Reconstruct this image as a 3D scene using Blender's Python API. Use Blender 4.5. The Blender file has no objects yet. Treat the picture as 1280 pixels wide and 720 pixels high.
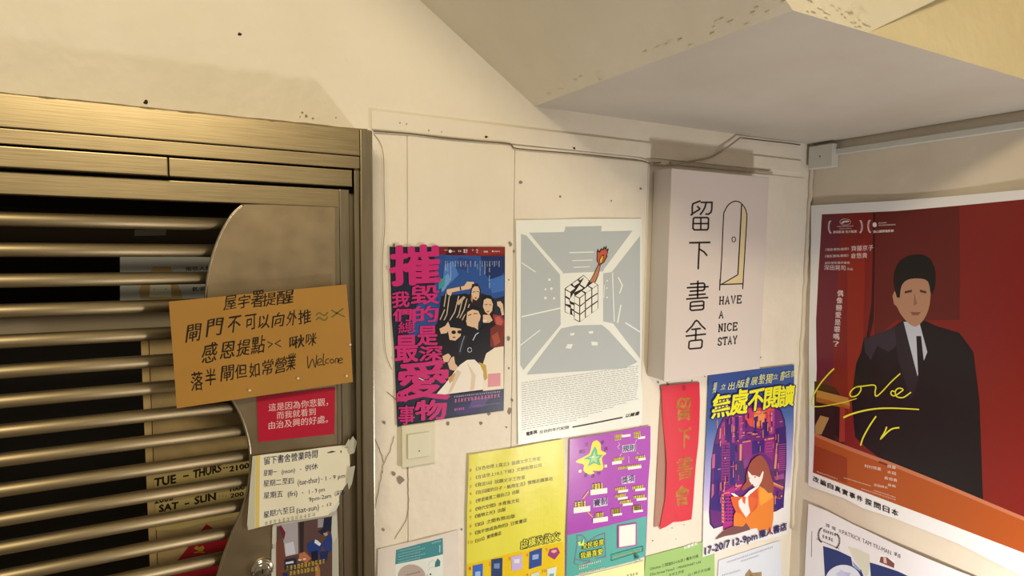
import bpy, bmesh, math, random
from mathutils import Vector, Matrix
random.seed(7)
C = bpy.context.scene.collection
# ---------------- camera, world, lights, exposure ----------------
F, D, H = 700.0, 1.27, 1.70
yaw, pit, rol = [math.radians(a) for a in (26.80, -4.538, .7277)]
fwd = Vector((math.sin(yaw)*math.cos(pit), math.cos(yaw)*math.cos(pit), math.sin(pit)))
rgt0 = Vector((math.cos(yaw), -math.sin(yaw), 0)); up0 = rgt0.cross(fwd)
rgt = rgt0*math.cos(rol) + up0*math.sin(rol); upv = up0*math.cos(rol) - rgt0*math.sin(rol)
O = Vector((0, -D, H))
cd = bpy.data.cameras.new('camera'); cam = bpy.data.objects.new('camera', cd); C.objects.link(cam)
cd.sensor_width = 36; cd.lens = F/1280*36; cd.clip_start = .02
R = Matrix((rgt, upv, -fwd)).transposed().to_4x4(); R.translation = O; cam.matrix_world = R
sc = bpy.context.scene; sc.camera = cam
sc.view_settings.view_transform = 'Standard'; sc.view_settings.look = 'None'; sc.view_settings.gamma = 1
sc.view_settings.exposure = 0.0; sc.view_settings.use_curve_mapping = False
w = bpy.data.worlds.new('world'); sc.world = w; w.use_nodes = True
bg = w.node_tree.nodes['Background']; bg.inputs[0].default_value = (1.0, .80, .56, 1); bg.inputs[1].default_value = .24
def lamp(name, loc, tgt, power, col, sx, sy, kind='AREA'):
    l = bpy.data.lights.new(name, kind); l.energy = power; l.color = col
    if kind == 'AREA':
        l.shape = 'RECTANGLE'; l.size = sx; l.size_y = sy
    else: l.shadow_soft_size = sx
    o = bpy.data.objects.new(name, l); C.objects.link(o); o.location = loc
    o.rotation_euler = (Vector(tgt)-Vector(loc)).to_track_quat('-Z', 'Y').to_euler(); return o
lamp('low_lamp', (1.27, -1.02, .76), (1.1, 0, 1.5), 31, (1.0, .92, .85), .05, .05, 'POINT')      # lamp low in front of the shop wall
lamp('tube_light', (-.6, -2.3, 3.05), (.3, 0, 1.6), 43, (1.0, .81, .51), 1.1, .30)           # warm tube high on the left
lamp('stair_bulb', (1.75, -1.15, 2.36), (1.1, -.7, 2.2), 1.6, (1.0, .82, .40), .04, .04, 'POINT')

# ---------------- pixel of the photo -> point on a real wall plane ----------------
def ray(px, py): return fwd*F + rgt*(px-640) - upv*(py-360)
def M(px, py, y=0.0):
    d = ray(px, py); return O + d*((y-O.y)/d.y)
XC = M(1009, 300).x
def S(px, py, n=0.0):
    d = ray(px, py); return O + d*((XC-n-O.x)/d.x)
ZC = 2.047
# ---------------- materials ----------------
def lin(c): return tuple(((v/255+.055)/1.055)**2.4 if v > 10 else v/255/12.92 for v in c)
def hx(h): return tuple(int(h[i:i+2], 16) for i in (0, 2, 4))
ILL = lin((240, 222, 196))
def alb(h):
    c = lin(hx(h)); return tuple(min(.9, .84*c[i]/ILL[i]) for i in range(3))
_m = {}
def mat(h, rough=.55, metal=0.0, raw=False, spec=.4, bump=0.0, scale=60, var=0.0, grain=None, name=None):
    k = (h, rough, metal, raw, spec, bump, scale, var, str(grain))
    if k in _m: return _m[k]
    m = bpy.data.materials.new(name or 'paint_'+h); m.use_nodes = True; nt = m.node_tree; b = nt.nodes['Principled BSDF']
    c = (lin(hx(h)) if raw else alb(h)) + (1,)
    b.inputs['Base Color'].default_value = c; b.inputs['Roughness'].default_value = rough
    b.inputs['Metallic'].default_value = metal; b.inputs['Specular IOR Level'].default_value = spec
    if bump or var:
        tc = nt.nodes.new('ShaderNodeTexCoord'); mp = nt.nodes.new('ShaderNodeMapping'); nt.links.new(tc.outputs['Object'], mp.inputs[0])
        mp.inputs['Scale'].default_value = grain or (1, 1, 1)
        n = nt.nodes.new('ShaderNodeTexNoise'); n.inputs['Scale'].default_value = scale; n.inputs['Detail'].default_value = 6
        nt.links.new(mp.outputs[0], n.inputs['Vector'])
        if bump:
            bp = nt.nodes.new('ShaderNodeBump'); bp.inputs['Strength'].default_value = bump; bp.inputs['Distance'].default_value = .004
            nt.links.new(n.outputs['Fac'], bp.inputs['Height']); nt.links.new(bp.outputs[0], b.inputs['Normal'])
        if var:
            mx = nt.nodes.new('ShaderNodeMix'); mx.data_type = 'RGBA'
            mx.inputs[6].default_value = tuple(v*(1-var) for v in c[:3])+(1,); mx.inputs[7].default_value = tuple(min(1, v*(1+var*.6)) for v in c[:3])+(1,)
            cr = nt.nodes.new('ShaderNodeMapRange'); cr.inputs[1].default_value = .35; cr.inputs[2].default_value = .65
            nt.links.new(n.outputs['Fac'], cr.inputs[0]); nt.links.new(cr.outputs[0], mx.inputs[0]); nt.links.new(mx.outputs[2], b.inputs['Base Color'])
    _m[k] = m; return m
def wallmat(name, base, stain, bscale=9, bstr=.25, rough=.55, patch=(0, 0, 0)):
    m = bpy.data.materials.new(name); m.use_nodes = True; nt = m.node_tree; L = nt.links; b = nt.nodes['Principled BSDF']
    tc = nt.nodes.new('ShaderNodeTexCoord')
    def noise(s, d=5, ro=.6):
        n = nt.nodes.new('ShaderNodeTexNoise'); n.inputs['Scale'].default_value = s; n.inputs['Detail'].default_value = d; n.inputs['Roughness'].default_value = ro
        L.new(tc.outputs['Object'], n.inputs['Vector']); return n
    def rng(src, a, c):
        r = nt.nodes.new('ShaderNodeMapRange'); r.inputs[1].default_value = a; r.inputs[2].default_value = c; L.new(src, r.inputs[0]); return r.outputs[0]
    def mix(f, a, c):
        x = nt.nodes.new('ShaderNodeMix'); x.data_type = 'RGBA'
        if isinstance(a, tuple): x.inputs[6].default_value = a+(1,)
        else: L.new(a, x.inputs[6])
        x.inputs[7].default_value = c+(1,); L.new(f, x.inputs[0]); return x.outputs[2]
    c1 = mix(rng(noise(2.2).outputs['Fac'], .42, .68), base, stain)
    c2 = mix(rng(noise(13, 8, .75).outputs['Fac'], .66, .80), c1, tuple(v*.80 for v in stain))
    L.new(c2, b.inputs['Base Color']); b.inputs['Roughness'].default_value = rough; b.inputs['Specular IOR Level'].default_value = .35
    n1 = noise(bscale, 3); n2 = noise(bscale*14, 4)
    b1 = nt.nodes.new('ShaderNodeBump'); b1.inputs['Strength'].default_value = bstr; b1.inputs['Distance'].default_value = .03; L.new(n1.outputs['Fac'], b1.inputs['Height'])
    b2 = nt.nodes.new('ShaderNodeBump'); b2.inputs['Strength'].default_value = .25; b2.inputs['Distance'].default_value = .0015; L.new(n2.outputs['Fac'], b2.inputs['Height'])
    L.new(b1.outputs[0], b2.inputs['Normal']); L.new(b2.outputs[0], b.inputs['Normal']); return m
WALL = wallmat('cream_wall_paint', (.82, .79, .71), (.76, .72, .63))
WALLR = wallmat('side_wall_paint', (.68, .63, .54), (.60, .54, .45), 5, .2)  # darker base and noise tones than the main wall paint
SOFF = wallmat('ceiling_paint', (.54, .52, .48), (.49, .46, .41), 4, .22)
SLOPE = wallmat('rough_slope_plaster', (.80, .77, .64), (.74, .70, .57), 7, .28)
def ramp(name, stops, rough=.4):
    m = bpy.data.materials.new(name); m.use_nodes = True; nt = m.node_tree; b = nt.nodes['Principled BSDF']; b.inputs['Roughness'].default_value = rough; b.inputs['Specular IOR Level'].default_value = .4
    tc = nt.nodes.new('ShaderNodeTexCoord'); sp = nt.nodes.new('ShaderNodeSeparateXYZ'); nt.links.new(tc.outputs['Object'], sp.inputs[0])
    mr = nt.nodes.new('ShaderNodeMapRange'); mr.inputs[1].default_value = stops[0][0]; mr.inputs[2].default_value = stops[-1][0]; nt.links.new(sp.outputs['Z'], mr.inputs[0])
    cr = nt.nodes.new('ShaderNodeValToRGB'); e = cr.color_ramp.elements; a, z = stops[0][0], stops[-1][0]
    while len(e) < len(stops): e.new(.5)
    for i, (p, h) in enumerate(stops): e[i].position = (p-a)/(z-a); e[i].color = alb(h)+(1,)
    nt.links.new(mr.outputs[0], cr.inputs[0]); nt.links.new(cr.outputs[0], b.inputs['Base Color']); return m
def steel(name, col, rough=.33, grain=(1.5, 1, 60), var=.22):
    m = bpy.data.materials.new(name); m.use_nodes = True; nt = m.node_tree; L = nt.links; b = nt.nodes['Principled BSDF']
    b.inputs['Metallic'].default_value = 1
    tc = nt.nodes.new('ShaderNodeTexCoord'); mp = nt.nodes.new('ShaderNodeMapping'); mp.inputs['Scale'].default_value = grain; L.new(tc.outputs['Object'], mp.inputs[0])
    n = nt.nodes.new('ShaderNodeTexNoise'); n.inputs['Scale'].default_value = 8; n.inputs['Detail'].default_value = 5; L.new(mp.outputs[0], n.inputs['Vector'])
    s = nt.nodes.new('ShaderNodeTexNoise'); s.inputs['Scale'].default_value = 6; s.inputs['Detail'].default_value = 4; L.new(tc.outputs['Object'], s.inputs['Vector'])
    mx = nt.nodes.new('ShaderNodeMix'); mx.data_type = 'RGBA'; mx.inputs[6].default_value = tuple(v*(1-var) for v in col)+(1,); mx.inputs[7].default_value = tuple(v*(1+var) for v in col)+(1,)
    L.new(s.outputs['Fac'], mx.inputs[0]); L.new(mx.outputs[2], b.inputs['Base Color'])
    r = nt.nodes.new('ShaderNodeMapRange'); r.inputs[3].default_value = rough-.08; r.inputs[4].default_value = rough+.14; L.new(n.outputs['Fac'], r.inputs[0]); L.new(r.outputs[0], b.inputs['Roughness'])
    bp = nt.nodes.new('ShaderNodeBump'); bp.inputs['Strength'].default_value = .10; bp.inputs['Distance'].default_value = .0006; L.new(n.outputs['Fac'], bp.inputs['Height']); L.new(bp.outputs[0], b.inputs['Normal'])
    return m
STEEL = steel('brushed_steel', (.48, .40, .25)); STEEL2 = steel('brushed_steel_vertical', (.42, .37, .27), .3, (60, 1, 1.5)); TUBE = steel('tube_steel', (.42, .35, .22), .47, (1, 30, 30), .12)
PLATE = steel('plate_steel', (.38, .31, .21), .42, (3, 1, 3), .3)
DARK = mat('0c0a08', .8, raw=True, name='dark_gap'); BLACKGLASS = mat('050508', .3, raw=True, name='dark_glass')
CH = lambda h: mat(h, .5)
# ---------------- mesh helpers ----------------
def link(name, bm, mats, parent=None, origin=None, smooth=False):
    me = bpy.data.meshes.new(name)
    if origin is None and parent is None:
        xs = [v.co for v in bm.verts]; origin = sum(xs, Vector())/max(1, len(xs)) if xs else Vector()
    if parent is not None: origin = Vector(parent['_o'])
    bmesh.ops.translate(bm, verts=bm.verts, vec=-Vector(origin))
    bm.to_mesh(me); bm.free()
    for m in (mats if isinstance(mats, list) else [mats]): me.materials.append(m)
    if smooth:
        for p in me.polygons: p.use_smooth = True
    o = bpy.data.objects.new(name, me); C.objects.link(o); o['_o'] = list(origin)
    if parent is None: o.location = origin
    else: o.parent = parent
    return o
def child_fix(o, parent): o['_o'] = list(parent['_o'])
def tag(o, label=None, cat=None, group=None, kind=None):
    if label: o['label'] = label
    if cat: o['category'] = cat
    if group: o['group'] = group
    if kind: o['kind'] = kind
    return o
def empty(name, loc):
    o = bpy.data.objects.new(name, None); C.objects.link(o); o.location = loc; o['_o'] = list(loc); o.empty_display_size = .05; return o
def box(bm, x0, x1, y0, y1, z0, z1, bev=0):
    r = bmesh.ops.create_cube(bm, size=1); vs = r['verts']
    for v in vs: v.co = Vector(((x0+x1)/2+v.co.x*(x1-x0), (y0+y1)/2+v.co.y*(y1-y0), (z0+z1)/2+v.co.z*(z1-z0)))
    if bev:
        es = list({e for v in vs for e in v.link_edges}); bmesh.ops.bevel(bm, geom=es, offset=bev, segments=2, affect='EDGES', profile=.6)
def tube(bm, pts, r, n=10, cap=True):
    pts = [Vector(p) for p in pts]; rings = []
    for i, p in enumerate(pts):
        t = (pts[min(i+1, len(pts)-1)]-pts[max(i-1, 0)]).normalized(); a = Vector((0, 1, 0)) if abs(t.y) < .9 else Vector((0, 0, 1))
        u = t.cross(a).normalized(); v = t.cross(u)
        rings.append([bm.verts.new(p+(u*math.cos(k*2*math.pi/n)+v*math.sin(k*2*math.pi/n))*r) for k in range(n)])
    for A, B in zip(rings, rings[1:]):
        for k in range(n): bm.faces.new((A[k], A[(k+1) % n], B[(k+1) % n], B[k]))
    if cap:
        bm.faces.new(rings[0]); bm.faces.new(rings[-1][::-1])
    bmesh.ops.recalc_face_normals(bm, faces=bm.faces)
def smoothline(pts, n=6):
    out = []
    for i in range(len(pts)-1):
        p0 = pts[max(i-1, 0)]; p1 = pts[i]; p2 = pts[i+1]; p3 = pts[min(i+2, len(pts)-1)]
        for k in range(n):
            t = k/n
            out.append(tuple(.5*(2*p1[j]+(p2[j]-p0[j])*t+(2*p0[j]-5*p1[j]+4*p2[j]-p3[j])*t*t+(3*p1[j]-p0[j]-3*p2[j]+p3[j])*t**3) for j in range(len(p1))))
    out.append(tuple(pts[-1])); return out
def slab(bm, pxs, y0, y1, px_y=None):
    """closed slab on the main wall: outline given in photo pixels, front face at y0, back at y1"""
    py = y0 if px_y is None else px_y
    P = [M(a, b, py) for a, b in pxs]
    f = [bm.verts.new((p.x, y0, p.z)) for p in P]; g = [bm.verts.new((p.x, y1, p.z)) for p in P]
    bm.faces.new(f); bm.faces.new(g[::-1]); n = len(P)
    for i in range(n): bm.faces.new((f[i], g[i], g[(i+1) % n], f[(i+1) % n]))
    bmesh.ops.recalc_face_normals(bm, faces=bm.faces)
# ---------------- flat printed sheets ----------------
_tc = {}
def glyphs(s, off):
    k = (s, off)
    if k not in _tc:
        c = bpy.data.curves.new('t', 'FONT'); c.body = s; c.resolution_u = 2; c.offset = off
        o = bpy.data.objects.new('t', c); C.objects.link(o); bpy.context.view_layer.update()
        me = o.to_mesh(); vs = [(v.co.x, v.co.y) for v in me.vertices]; fs = [tuple(p.vertices) for p in me.polygons]
        o.to_mesh_clear(); bpy.data.objects.remove(o); bpy.data.curves.remove(c)
        _tc[k] = (vs, fs)
    return _tc[k]
def pp(s):
    if isinstance(s, str): return [tuple(float(v) for v in q.split(',')) for q in s.split()]
    return list(s)
SINGLE = {'picture', 'colour_band', 'star_drawing', 'print_sheet', 'arch_frame', 'city_picture', 'reader_picture', 'cube_drawing', 'match_drawing', 'door_drawing', 'leaf_drawing', 'circle_print', 'code_frame', 'background', 'gold_motif', 'torn_patch'}
class Sheet:
    def __init__(s, name, plane, n0, outline, colour, rough=.45, bump=None, grid=.01, paper=True, spec=.4, m=None, crinkle=.0, cs=30):
        s.name, s.plane, s.n0, s.f, s.grid = name, plane, n0, bump or (lambda a, b: 0.0), grid
        s.k = (0, 0, 1); s.parts = {}; s.order = 0; s.last = None; s.rough = rough; s.spec = spec; s.crinkle = crinkle; s.cs = cs
        s.outline = outline
        bm = bmesh.new(); s._face(bm, pp(outline), 0, 0); s._cut(bm); s._lift(bm)
        s.root = link(name, bm, m or mat(colour, rough, spec=spec, bump=crinkle, scale=cs))
        so = s.root.modifiers.new('thickness', 'SOLIDIFY'); so.thickness = .0004; so.offset = -1
    def ab(s, px, py):
        if s.plane == 'main': p = M(px, py, -s.n0); return p.x, p.z
        p = S(px, py, s.n0); return -p.y, p.z
    def T(s, x, y): return (s.k[0]+x/s.k[2], s.k[1]+y/s.k[2])
    def crop(s, x, y, k): s.k = (x, y, k); return s
    def _face(s, bm, pts, mi, lv):
        vs = []
        for x, y in pts:
            a, b = s.ab(*s.T(x, y)); vs.append(bm.verts.new((a, b, lv)))
        try: f = bm.faces.new(vs); f.material_index = mi
        except ValueError: return
    def _cut(s, bm):
        if not bm.faces: return
        bmesh.ops.triangulate(bm, faces=bm.faces[:])
        if s.f(0.1234, 1.5) == 0 and s.f(.777, 1.3) == 0: return
        xs = [v.co.x for v in bm.verts]; ys = [v.co.y for v in bm.verts]; g = s.grid
        for ax, lo, hi in ((0, min(xs), max(xs)), (1, min(ys), max(ys))):
            k = math.ceil(lo/g)
            while k*g < hi:
                co = [0, 0, 0]; no = [0, 0, 0]; co[ax] = k*g; no[ax] = 1
                bmesh.ops.bisect_plane(bm, geom=bm.verts[:]+bm.edges[:]+bm.faces[:], plane_co=co, plane_no=no, dist=1e-6); k += 1
    def _lift(s, bm):
        for v in bm.verts:
            a, b, l = v.co; n = s.n0+s.f(a, b)+l
            v.co = Vector((a, -n, b)) if s.plane == 'main' else Vector((XC-n, -a, b))
        nn = Vector((0, -1, 0)) if s.plane == 'main' else Vector((-1, 0, 0))
        bm.normal_update()
        for f in bm.faces:
            if f.normal.dot(nn) < 0: f.normal_flip()
    def _part(s, part, col):
        if part not in s.parts: s.parts[part] = (bmesh.new(), bmesh.new(), [])
        A, B, ms = s.parts[part]
        if col not in ms: ms.append(col)
        return A, B, ms.index(col)
    def lv(s, key=None):
        if key is None or key != s.last: s.order += 1; s.last = key
        return .00008+s.order*.000035
    def poly(s, part, col, *polys):
        A, B, mi = s._part(part, col); lv = s.lv((part.split('#')[0], col))
        for p in polys: s._face(A, pp(p), mi, lv)
    def rect(s, part, col, x0, y0, x1, y1, sl=0):
        s.poly(part, col, [(x0, y0), (x1, y0+sl*(x1-x0)), (x1, y1+sl*(x1-x0)), (x0, y1)])
    def disc(s, part, col, cx, cy, rx, ry=None, n=20, a=0):
        ry = ry or rx; ca, sa = math.cos(a), math.sin(a)
        s.poly(part, col, [(cx+rx*math.cos(t)*ca-ry*math.sin(t)*sa, cy+rx*math.cos(t)*sa+ry*math.sin(t)*ca) for t in [i*2*math.pi/n for i in range(n)]])
    def stroke(s, part, col, pts, wd, sm=False, closed=False, taper=None):
        pts = pp(pts)
        if closed: pts = pts+[pts[0]]
        if sm: pts = smoothline(pts, 6)
        A, B, mi = s._part(part, col); lv = s.lv((part.split('#')[0], col)); n = len(pts); L = []; Rr = []
        for i, p in enumerate(pts):
            a = pts[max(i-1, 0)]; b = pts[min(i+1, n-1)]; dx, dy = b[0]-a[0], b[1]-a[1]; l = math.hypot(dx, dy) or 1
            ww = wd/2*(taper(i/(n-1)) if taper else 1)
            if 0 < i < n-1:
                u = (p[0]-a[0], p[1]-a[1]); v = (b[0]-p[0], b[1]-p[1]); lu = math.hypot(*u) or 1; lv2 = math.hypot(*v) or 1
                cc = (u[0]*v[0]+u[1]*v[1])/(lu*lv2); ww /= max(.55, math.sqrt(max(0, (1+cc)/2)))
                tx, ty = u[0]/lu+v[0]/lv2, u[1]/lu+v[1]/lv2; l = math.hypot(tx, ty) or 1; dx, dy = tx, ty
            L.append((p[0]-dy/l*ww, p[1]+dx/l*ww)); Rr.append((p[0]+dy/l*ww, p[1]-dx/l*ww))
        for i in range(n-1): s._face(A, [L[i], L[i+1], Rr[i+1], Rr[i]], mi, lv)
    def text(s, part, col, t, bl, br, h, off=0.0, slant=0.0, wob=0.0, cjk=None, asc=None):
        """bl, br: bottom corners of the line (current crop px); h: height; glyph shapes mapped onto that box"""
        vs, fs = glyphs(t, 0.0)
        if not vs: return
        if cjk is None: cjk = any(ord(c) > 0x2e80 for c in t)
        x0 = min(v[0] for v in vs); x1 = max(v[0] for v in vs)
        if cjk: y0, y1 = -.10, .86
        else: y0, y1 = 0.0, asc or .73
        ex = (br[0]-bl[0], br[1]-bl[1]); ln = math.hypot(*ex) or 1; up = (ex[1]/ln*h, -ex[0]/ln*h) if slant is None else (slant*h, -h)
        A, B, mi = s._part(part, col); lv = s.lv((part.split('#')[0], col))+.00004; ph = random.random()*9
        r = off*.62
        if off <= .004: sh = [(0, 0)]
        elif off < .03: sh = [(r, 0), (-r, 0), (0, r*.6)]
        else: sh = [(0, 0)]+[(r*math.cos(q*math.pi/4), r*.85*math.sin(q*math.pi/4)) for q in range(8)]
        for dx, dy in sh:
            bv = []
            for x, y in vs:
                u = (x+dx-x0)/max(1e-6, x1-x0); v = (y+dy-y0)/(y1-y0)
                X = bl[0]+ex[0]*u+up[0]*v; Y = bl[1]+ex[1]*u+up[1]*v
                if wob: X, Y = X+wob*math.sin(Y*2.7*4/h+ph), Y+wob*math.sin(X*2.4*4/h+ph*2)
                a, b = s.ab(*s.T(X, Y)); bv.append(B.verts.new((a, b, lv)))
            lv += .000004
            for f in fs:
                try: q = B.faces.new([bv[i] for i in f]); q.material_index = mi
                except ValueError: pass
    def col(s, part, colr, t, top, bot, wd, **kw):
        n = len(t); dx, dy = (bot[0]-top[0])/n, (bot[1]-top[1])/n
        for i, c in enumerate(t):
            cx, cy = top[0]+dx*(i+.5), top[1]+dy*(i+1)
            s.text(part, colr, c, (cx-wd/2, cy-dy*.04), (cx+wd/2, cy-dy*.04+kw.get('sl', 0)*wd), dy*.92, **{k: v for k, v in kw.items() if k != 'sl'})
    def scrib(s, part, col, bl, br, h, n):
        """n tiny unreadable character-like marks along a line"""
        for i in range(n):
            u = i/n; X = bl[0]+(br[0]-bl[0])*u; Y = bl[1]+(br[1]-bl[1])*u; wd = math.hypot(br[0]-bl[0], br[1]-bl[1])/n*.82; sl = (br[1]-bl[1])/((br[0]-bl[0]) or 1)
            A, B, mi = s._part(part, col); lv = s.lv((part, col))
            for q in range(3):
                yy = Y-h*(.1+.4*q)+random.uniform(-.06, .06)*h; x0 = X+random.uniform(0, .25)*wd; x1 = X+random.uniform(.7, 1)*wd; t = h*.16
                s._face(B, [(x0, yy), (x1, yy+(x1-x0)*sl), (x1, yy+(x1-x0)*sl-t), (x0, yy-t)], mi, lv)
            for q in range(2):
                xx = X+wd*random.uniform(.1, .8); s._face(B, [(xx, Y), (xx+h*.14, Y), (xx+h*.14, Y-h), (xx, Y-h)], mi, lv)
    def done(s, label=None, cat=None, group=None):
        tag(s.root, label, cat, group)
        for part, (A, B, ms) in s.parts.items():
            s._cut(A); 
            me = bpy.data.meshes.new('tmp'); 
            B.to_mesh(me); A.from_mesh(me); bpy.data.meshes.remove(me); B.free()
            s._lift(A)
            o = link(part.split('#')[0], A, [m if not isinstance(m, str) else mat(m, s.rough, spec=s.spec, bump=s.crinkle, scale=s.cs) for m in ms], s.root)
            if '#' not in part and part not in SINGLE: o['kind'] = 'stuff'
        return s.root
def wave(amp, la, lb, ph=0, cx=None, edge=None):
    def f(a, b):
        v = amp*(.5+.5*math.sin(a*2*math.pi/la+ph+.7*math.sin(b*2*math.pi/lb+ph)))
        return v+(edge(a, b) if edge else 0)
    return f
# ---------------- the setting ----------------
def solid(name, x0, x1, y0, y1, z0, z1, m, parent=None, bev=0):
    bm = bmesh.new(); box(bm, x0, x1, y0, y1, z0, z1, bev); return link(name, bm, m, parent)
XD, ZD = .285, 1.946          # right edge and top of the gate opening
wb = empty('wall_back', (.9, 0, 1)); tag(wb, kind='structure')
solid('wall_surface', XD, XC+.12, 0, .1, 0, ZD, WALL, wb)
solid('wall_surface', -1.6, XC+.12, 0, .1, ZD, 2.75, WALL, wb)
solid('wall_surface', -1.6, -1.25, 0, .1, 0, ZD-.0005, WALL, wb)
xa, xb2, xc2 = M(508, 200).x, M(641.5, 250).x, M(806, 300).x
zt = M(570, 174).z-.002
solid('wall_panel', XD+.002, xa, -.003, 0, .0, zt, WALL, wb, .001)
solid('wall_panel', xa+.002, xb2, -.004, 0, .0, zt, WALL, wb, .001)
solid('wall_panel', xb2+.002, xc2, -.004, 0, .0, M(720, 194).z-.001, WALL, wb, .001)
solid('wall_panel', xc2+.002, M(1001, 300).x, -.003, 0, .0, M(985, 221).z, WALL, wb, .001)
solid('beam_band', XD+.002, M(1001, 190).x, -.006, 0, zt+.004, zt+.045, WALL, wb, .002)
wr = empty('wall_right', (XC, -1, 1)); tag(wr, kind='structure')
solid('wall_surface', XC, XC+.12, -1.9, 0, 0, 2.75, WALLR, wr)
# rough corner bead where plaster peels
bm = bmesh.new(); pts = []
for i in range(60):
    z = .7+i*.024; pts.append((XC-.006+random.uniform(-.002, .002), -.006+random.uniform(-.0015, .0015), z))
tube(bm, pts, .007, 7); link('corner_bead', bm, WALLR, wr, smooth=True)
fl = tag(solid('floor', -1.6, XC, -2.9, 0, -.05, 0, mat('6a6258', .7, raw=True, bump=.3, scale=20, var=.2)), kind='structure')
# ceiling: flat soffit of the landing and the sloping underside of the stair
P0x, P1x, YF = .698, .749, -.692
cl = empty('ceiling', (.9, -.3, ZC)); tag(cl, kind='structure')
bm = bmesh.new()
nx, ny = 26, 14
def gridsurf(fn, nx, ny):
    V = [[bm.verts.new(fn(i/nx, j/ny)) for j in range(ny+1)] for i in range(nx+1)]
    for i in range(nx):
        for j in range(ny): bm.faces.new((V[i][j], V[i][j+1], V[i+1][j+1], V[i+1][j]))
def edx(v): return P0x+(P1x-P0x)*v
gridsurf(lambda u, v: Vector((edx(v)+(XC-edx(v))*u, YF*v, ZC+.003*math.sin(u*9+v*5)*min(1, 6*u, 6*(1-u), 6*v, 6*(1-v)))), nx, ny)
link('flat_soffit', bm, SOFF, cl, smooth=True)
rise = .2/.3
def slope_pt(u, v):
    x = edx(v)-u*1.9; n = .010*math.sin(u*31+v*9)*math.sin(v*17+u*6)*min(1, u*12)*min(1, v*5, (1-v)*8)
    return Vector((x, YF*v, ZC+u*1.9*rise+n*.5))
bm = bmesh.new(); gridsurf(slope_pt, 60, 20); bmesh.ops.reverse_faces(bm, faces=bm.faces); bmesh.ops.recalc_face_normals(bm, faces=bm.faces)
for f in bm.faces:
    if f.normal.z > 0: f.normal_flip()
link('stair_underside', bm, SLOPE, cl, smooth=True)
# fascia towards the room; right of the bend it steps back
Q = M(1085, 42, YF); Rr = M(1120, 25, YF)
bm = bmesh.new()
tx = Rr.x+(2.9-Rr.z)*(Rr.x-Q.x)/(Rr.z-Q.z)
vs = [bm.verts.new(p) for p in [(P1x, YF, ZC), (Q.x, YF, ZC), (tx, YF, 2.9), (P1x-.85/rise, YF, 2.9)]]
bm.faces.new(vs); link('stair_fascia', bm, SLOPE, cl)
bm = bmesh.new()
vs = [bm.verts.new(p) for p in [(Q.x, YF, ZC), (XC, YF, ZC), (XC, YF+.10, 2.9), (tx, YF+.10, 2.9)]]
bm.faces.new(vs); link('landing_fascia', bm, wallmat('yellow_light_tint', (.78, .70, .48), (.72, .63, .42)), cl)  # yellow lamplight on the landing fascia is put into its base colour
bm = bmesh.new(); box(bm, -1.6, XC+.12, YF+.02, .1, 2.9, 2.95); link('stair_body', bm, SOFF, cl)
# a peeling lip of paint along the soffit edge
bm = bmesh.new()
for i in range(110):
    u = i/110
    if u < .62: a, b = (edx(0), 0, ZC), (P1x, YF, ZC); t = u/.62; p = Vector(a).lerp(Vector(b), t); d = Vector(b)-Vector(a)
    else: t = (u-.62)/.38; p = Vector((P1x, YF, ZC)).lerp(Vector((Q.x, YF, ZC)), t); d = Vector((1, 0, 0))
    if random.random() < (.15+.6*u):
        d.normalize(); L = random.uniform(.004, .014); s = random.uniform(.001, .003); up = Vector((-.83, 0, .55)) if u < .62 else Vector((0, -.25, 1))
        q = p+up*random.uniform(.004, .03)+(Vector((0, 0, -.001)))
        nrm = Vector((-.55, 0, -.83)) if u < .62 else Vector((0, -1, 0))
        vs = [bm.verts.new(q-d*L/2+nrm*.001), bm.verts.new(q+d*L*.4+nrm*.002), bm.verts.new(q+d*L/2+up*s+nrm*.0016), bm.verts.new(q-d*L*.3+up*s*1.4+nrm*.001)]
        bm.faces.new(vs)
o = link('paint_flake', bm, SLOPE, cl); o['kind'] = 'stuff'; m_ = o.modifiers.new('t', 'SOLIDIFY'); m_.thickness = .0005

# ---------------- rolling-gate frame (door_1) ----------------
d1 = empty('door_1', (-.3, 0, 0)); tag(d1, kind='structure')
FY = -.09
def fx(px, y=FY): return M(px, 300, y).x
def zz(px, py, y=FY): return M(px, py, y).z
xl = -1.12
def fz(x, za, zb): return 0
j0, j1 = fx(451.5), fx(466.5)
zt0 = zz(451, 162); zt1 = zz(300, 182.6); zt2 = zz(300, 200)
solid('jamb', j0, j1, FY, .0, 0, zt0, STEEL2, d1, .0015)
solid('jamb', fx(445), j0-.0006, FY+.012, .0, 0, zz(445, 209.5), STEEL2, d1, .001)
solid('jamb', xl-.09, xl, FY, .0, 0, zt0, STEEL2, d1, .0015)
solid('header_panel', xl, j0-.0008, FY+.0015, .0, zt1, zt0, STEEL, d1, .002)
solid('header_panel', xl, j0-.0008, FY+.004, .0, zt2, zt1-.0015, STEEL, d1, .0012)
xs = fx(213)
z3, z4 = zz(300, 203.2, -.08), zz(300, 225.3, -.08)
solid('header_panel', xs+.001, fx(442), FY+.010, .0, z4, z3, STEEL, d1, .0015)
solid('header_panel', xl, xs-.0005, FY+.007, .0, z4, z3, STEEL, d1, .0015)
solid('header_backing', xl, j0-.002, -.05, -.0005, z4-.012, zt2-.0005, DARK, d1)
bm = bmesh.new()   # sealant bead and a small nail point above the header
pts = [(xl+i*.02, FY+.004+random.uniform(-.002, .002), zt0+random.uniform(-.0003, .0012)) for i in range(int((j1-xl)/.02)+1)]
tube(bm, pts, .0022, 6); link('sealant', bm, mat('8a7a5c', .8, raw=True), d1)
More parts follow.
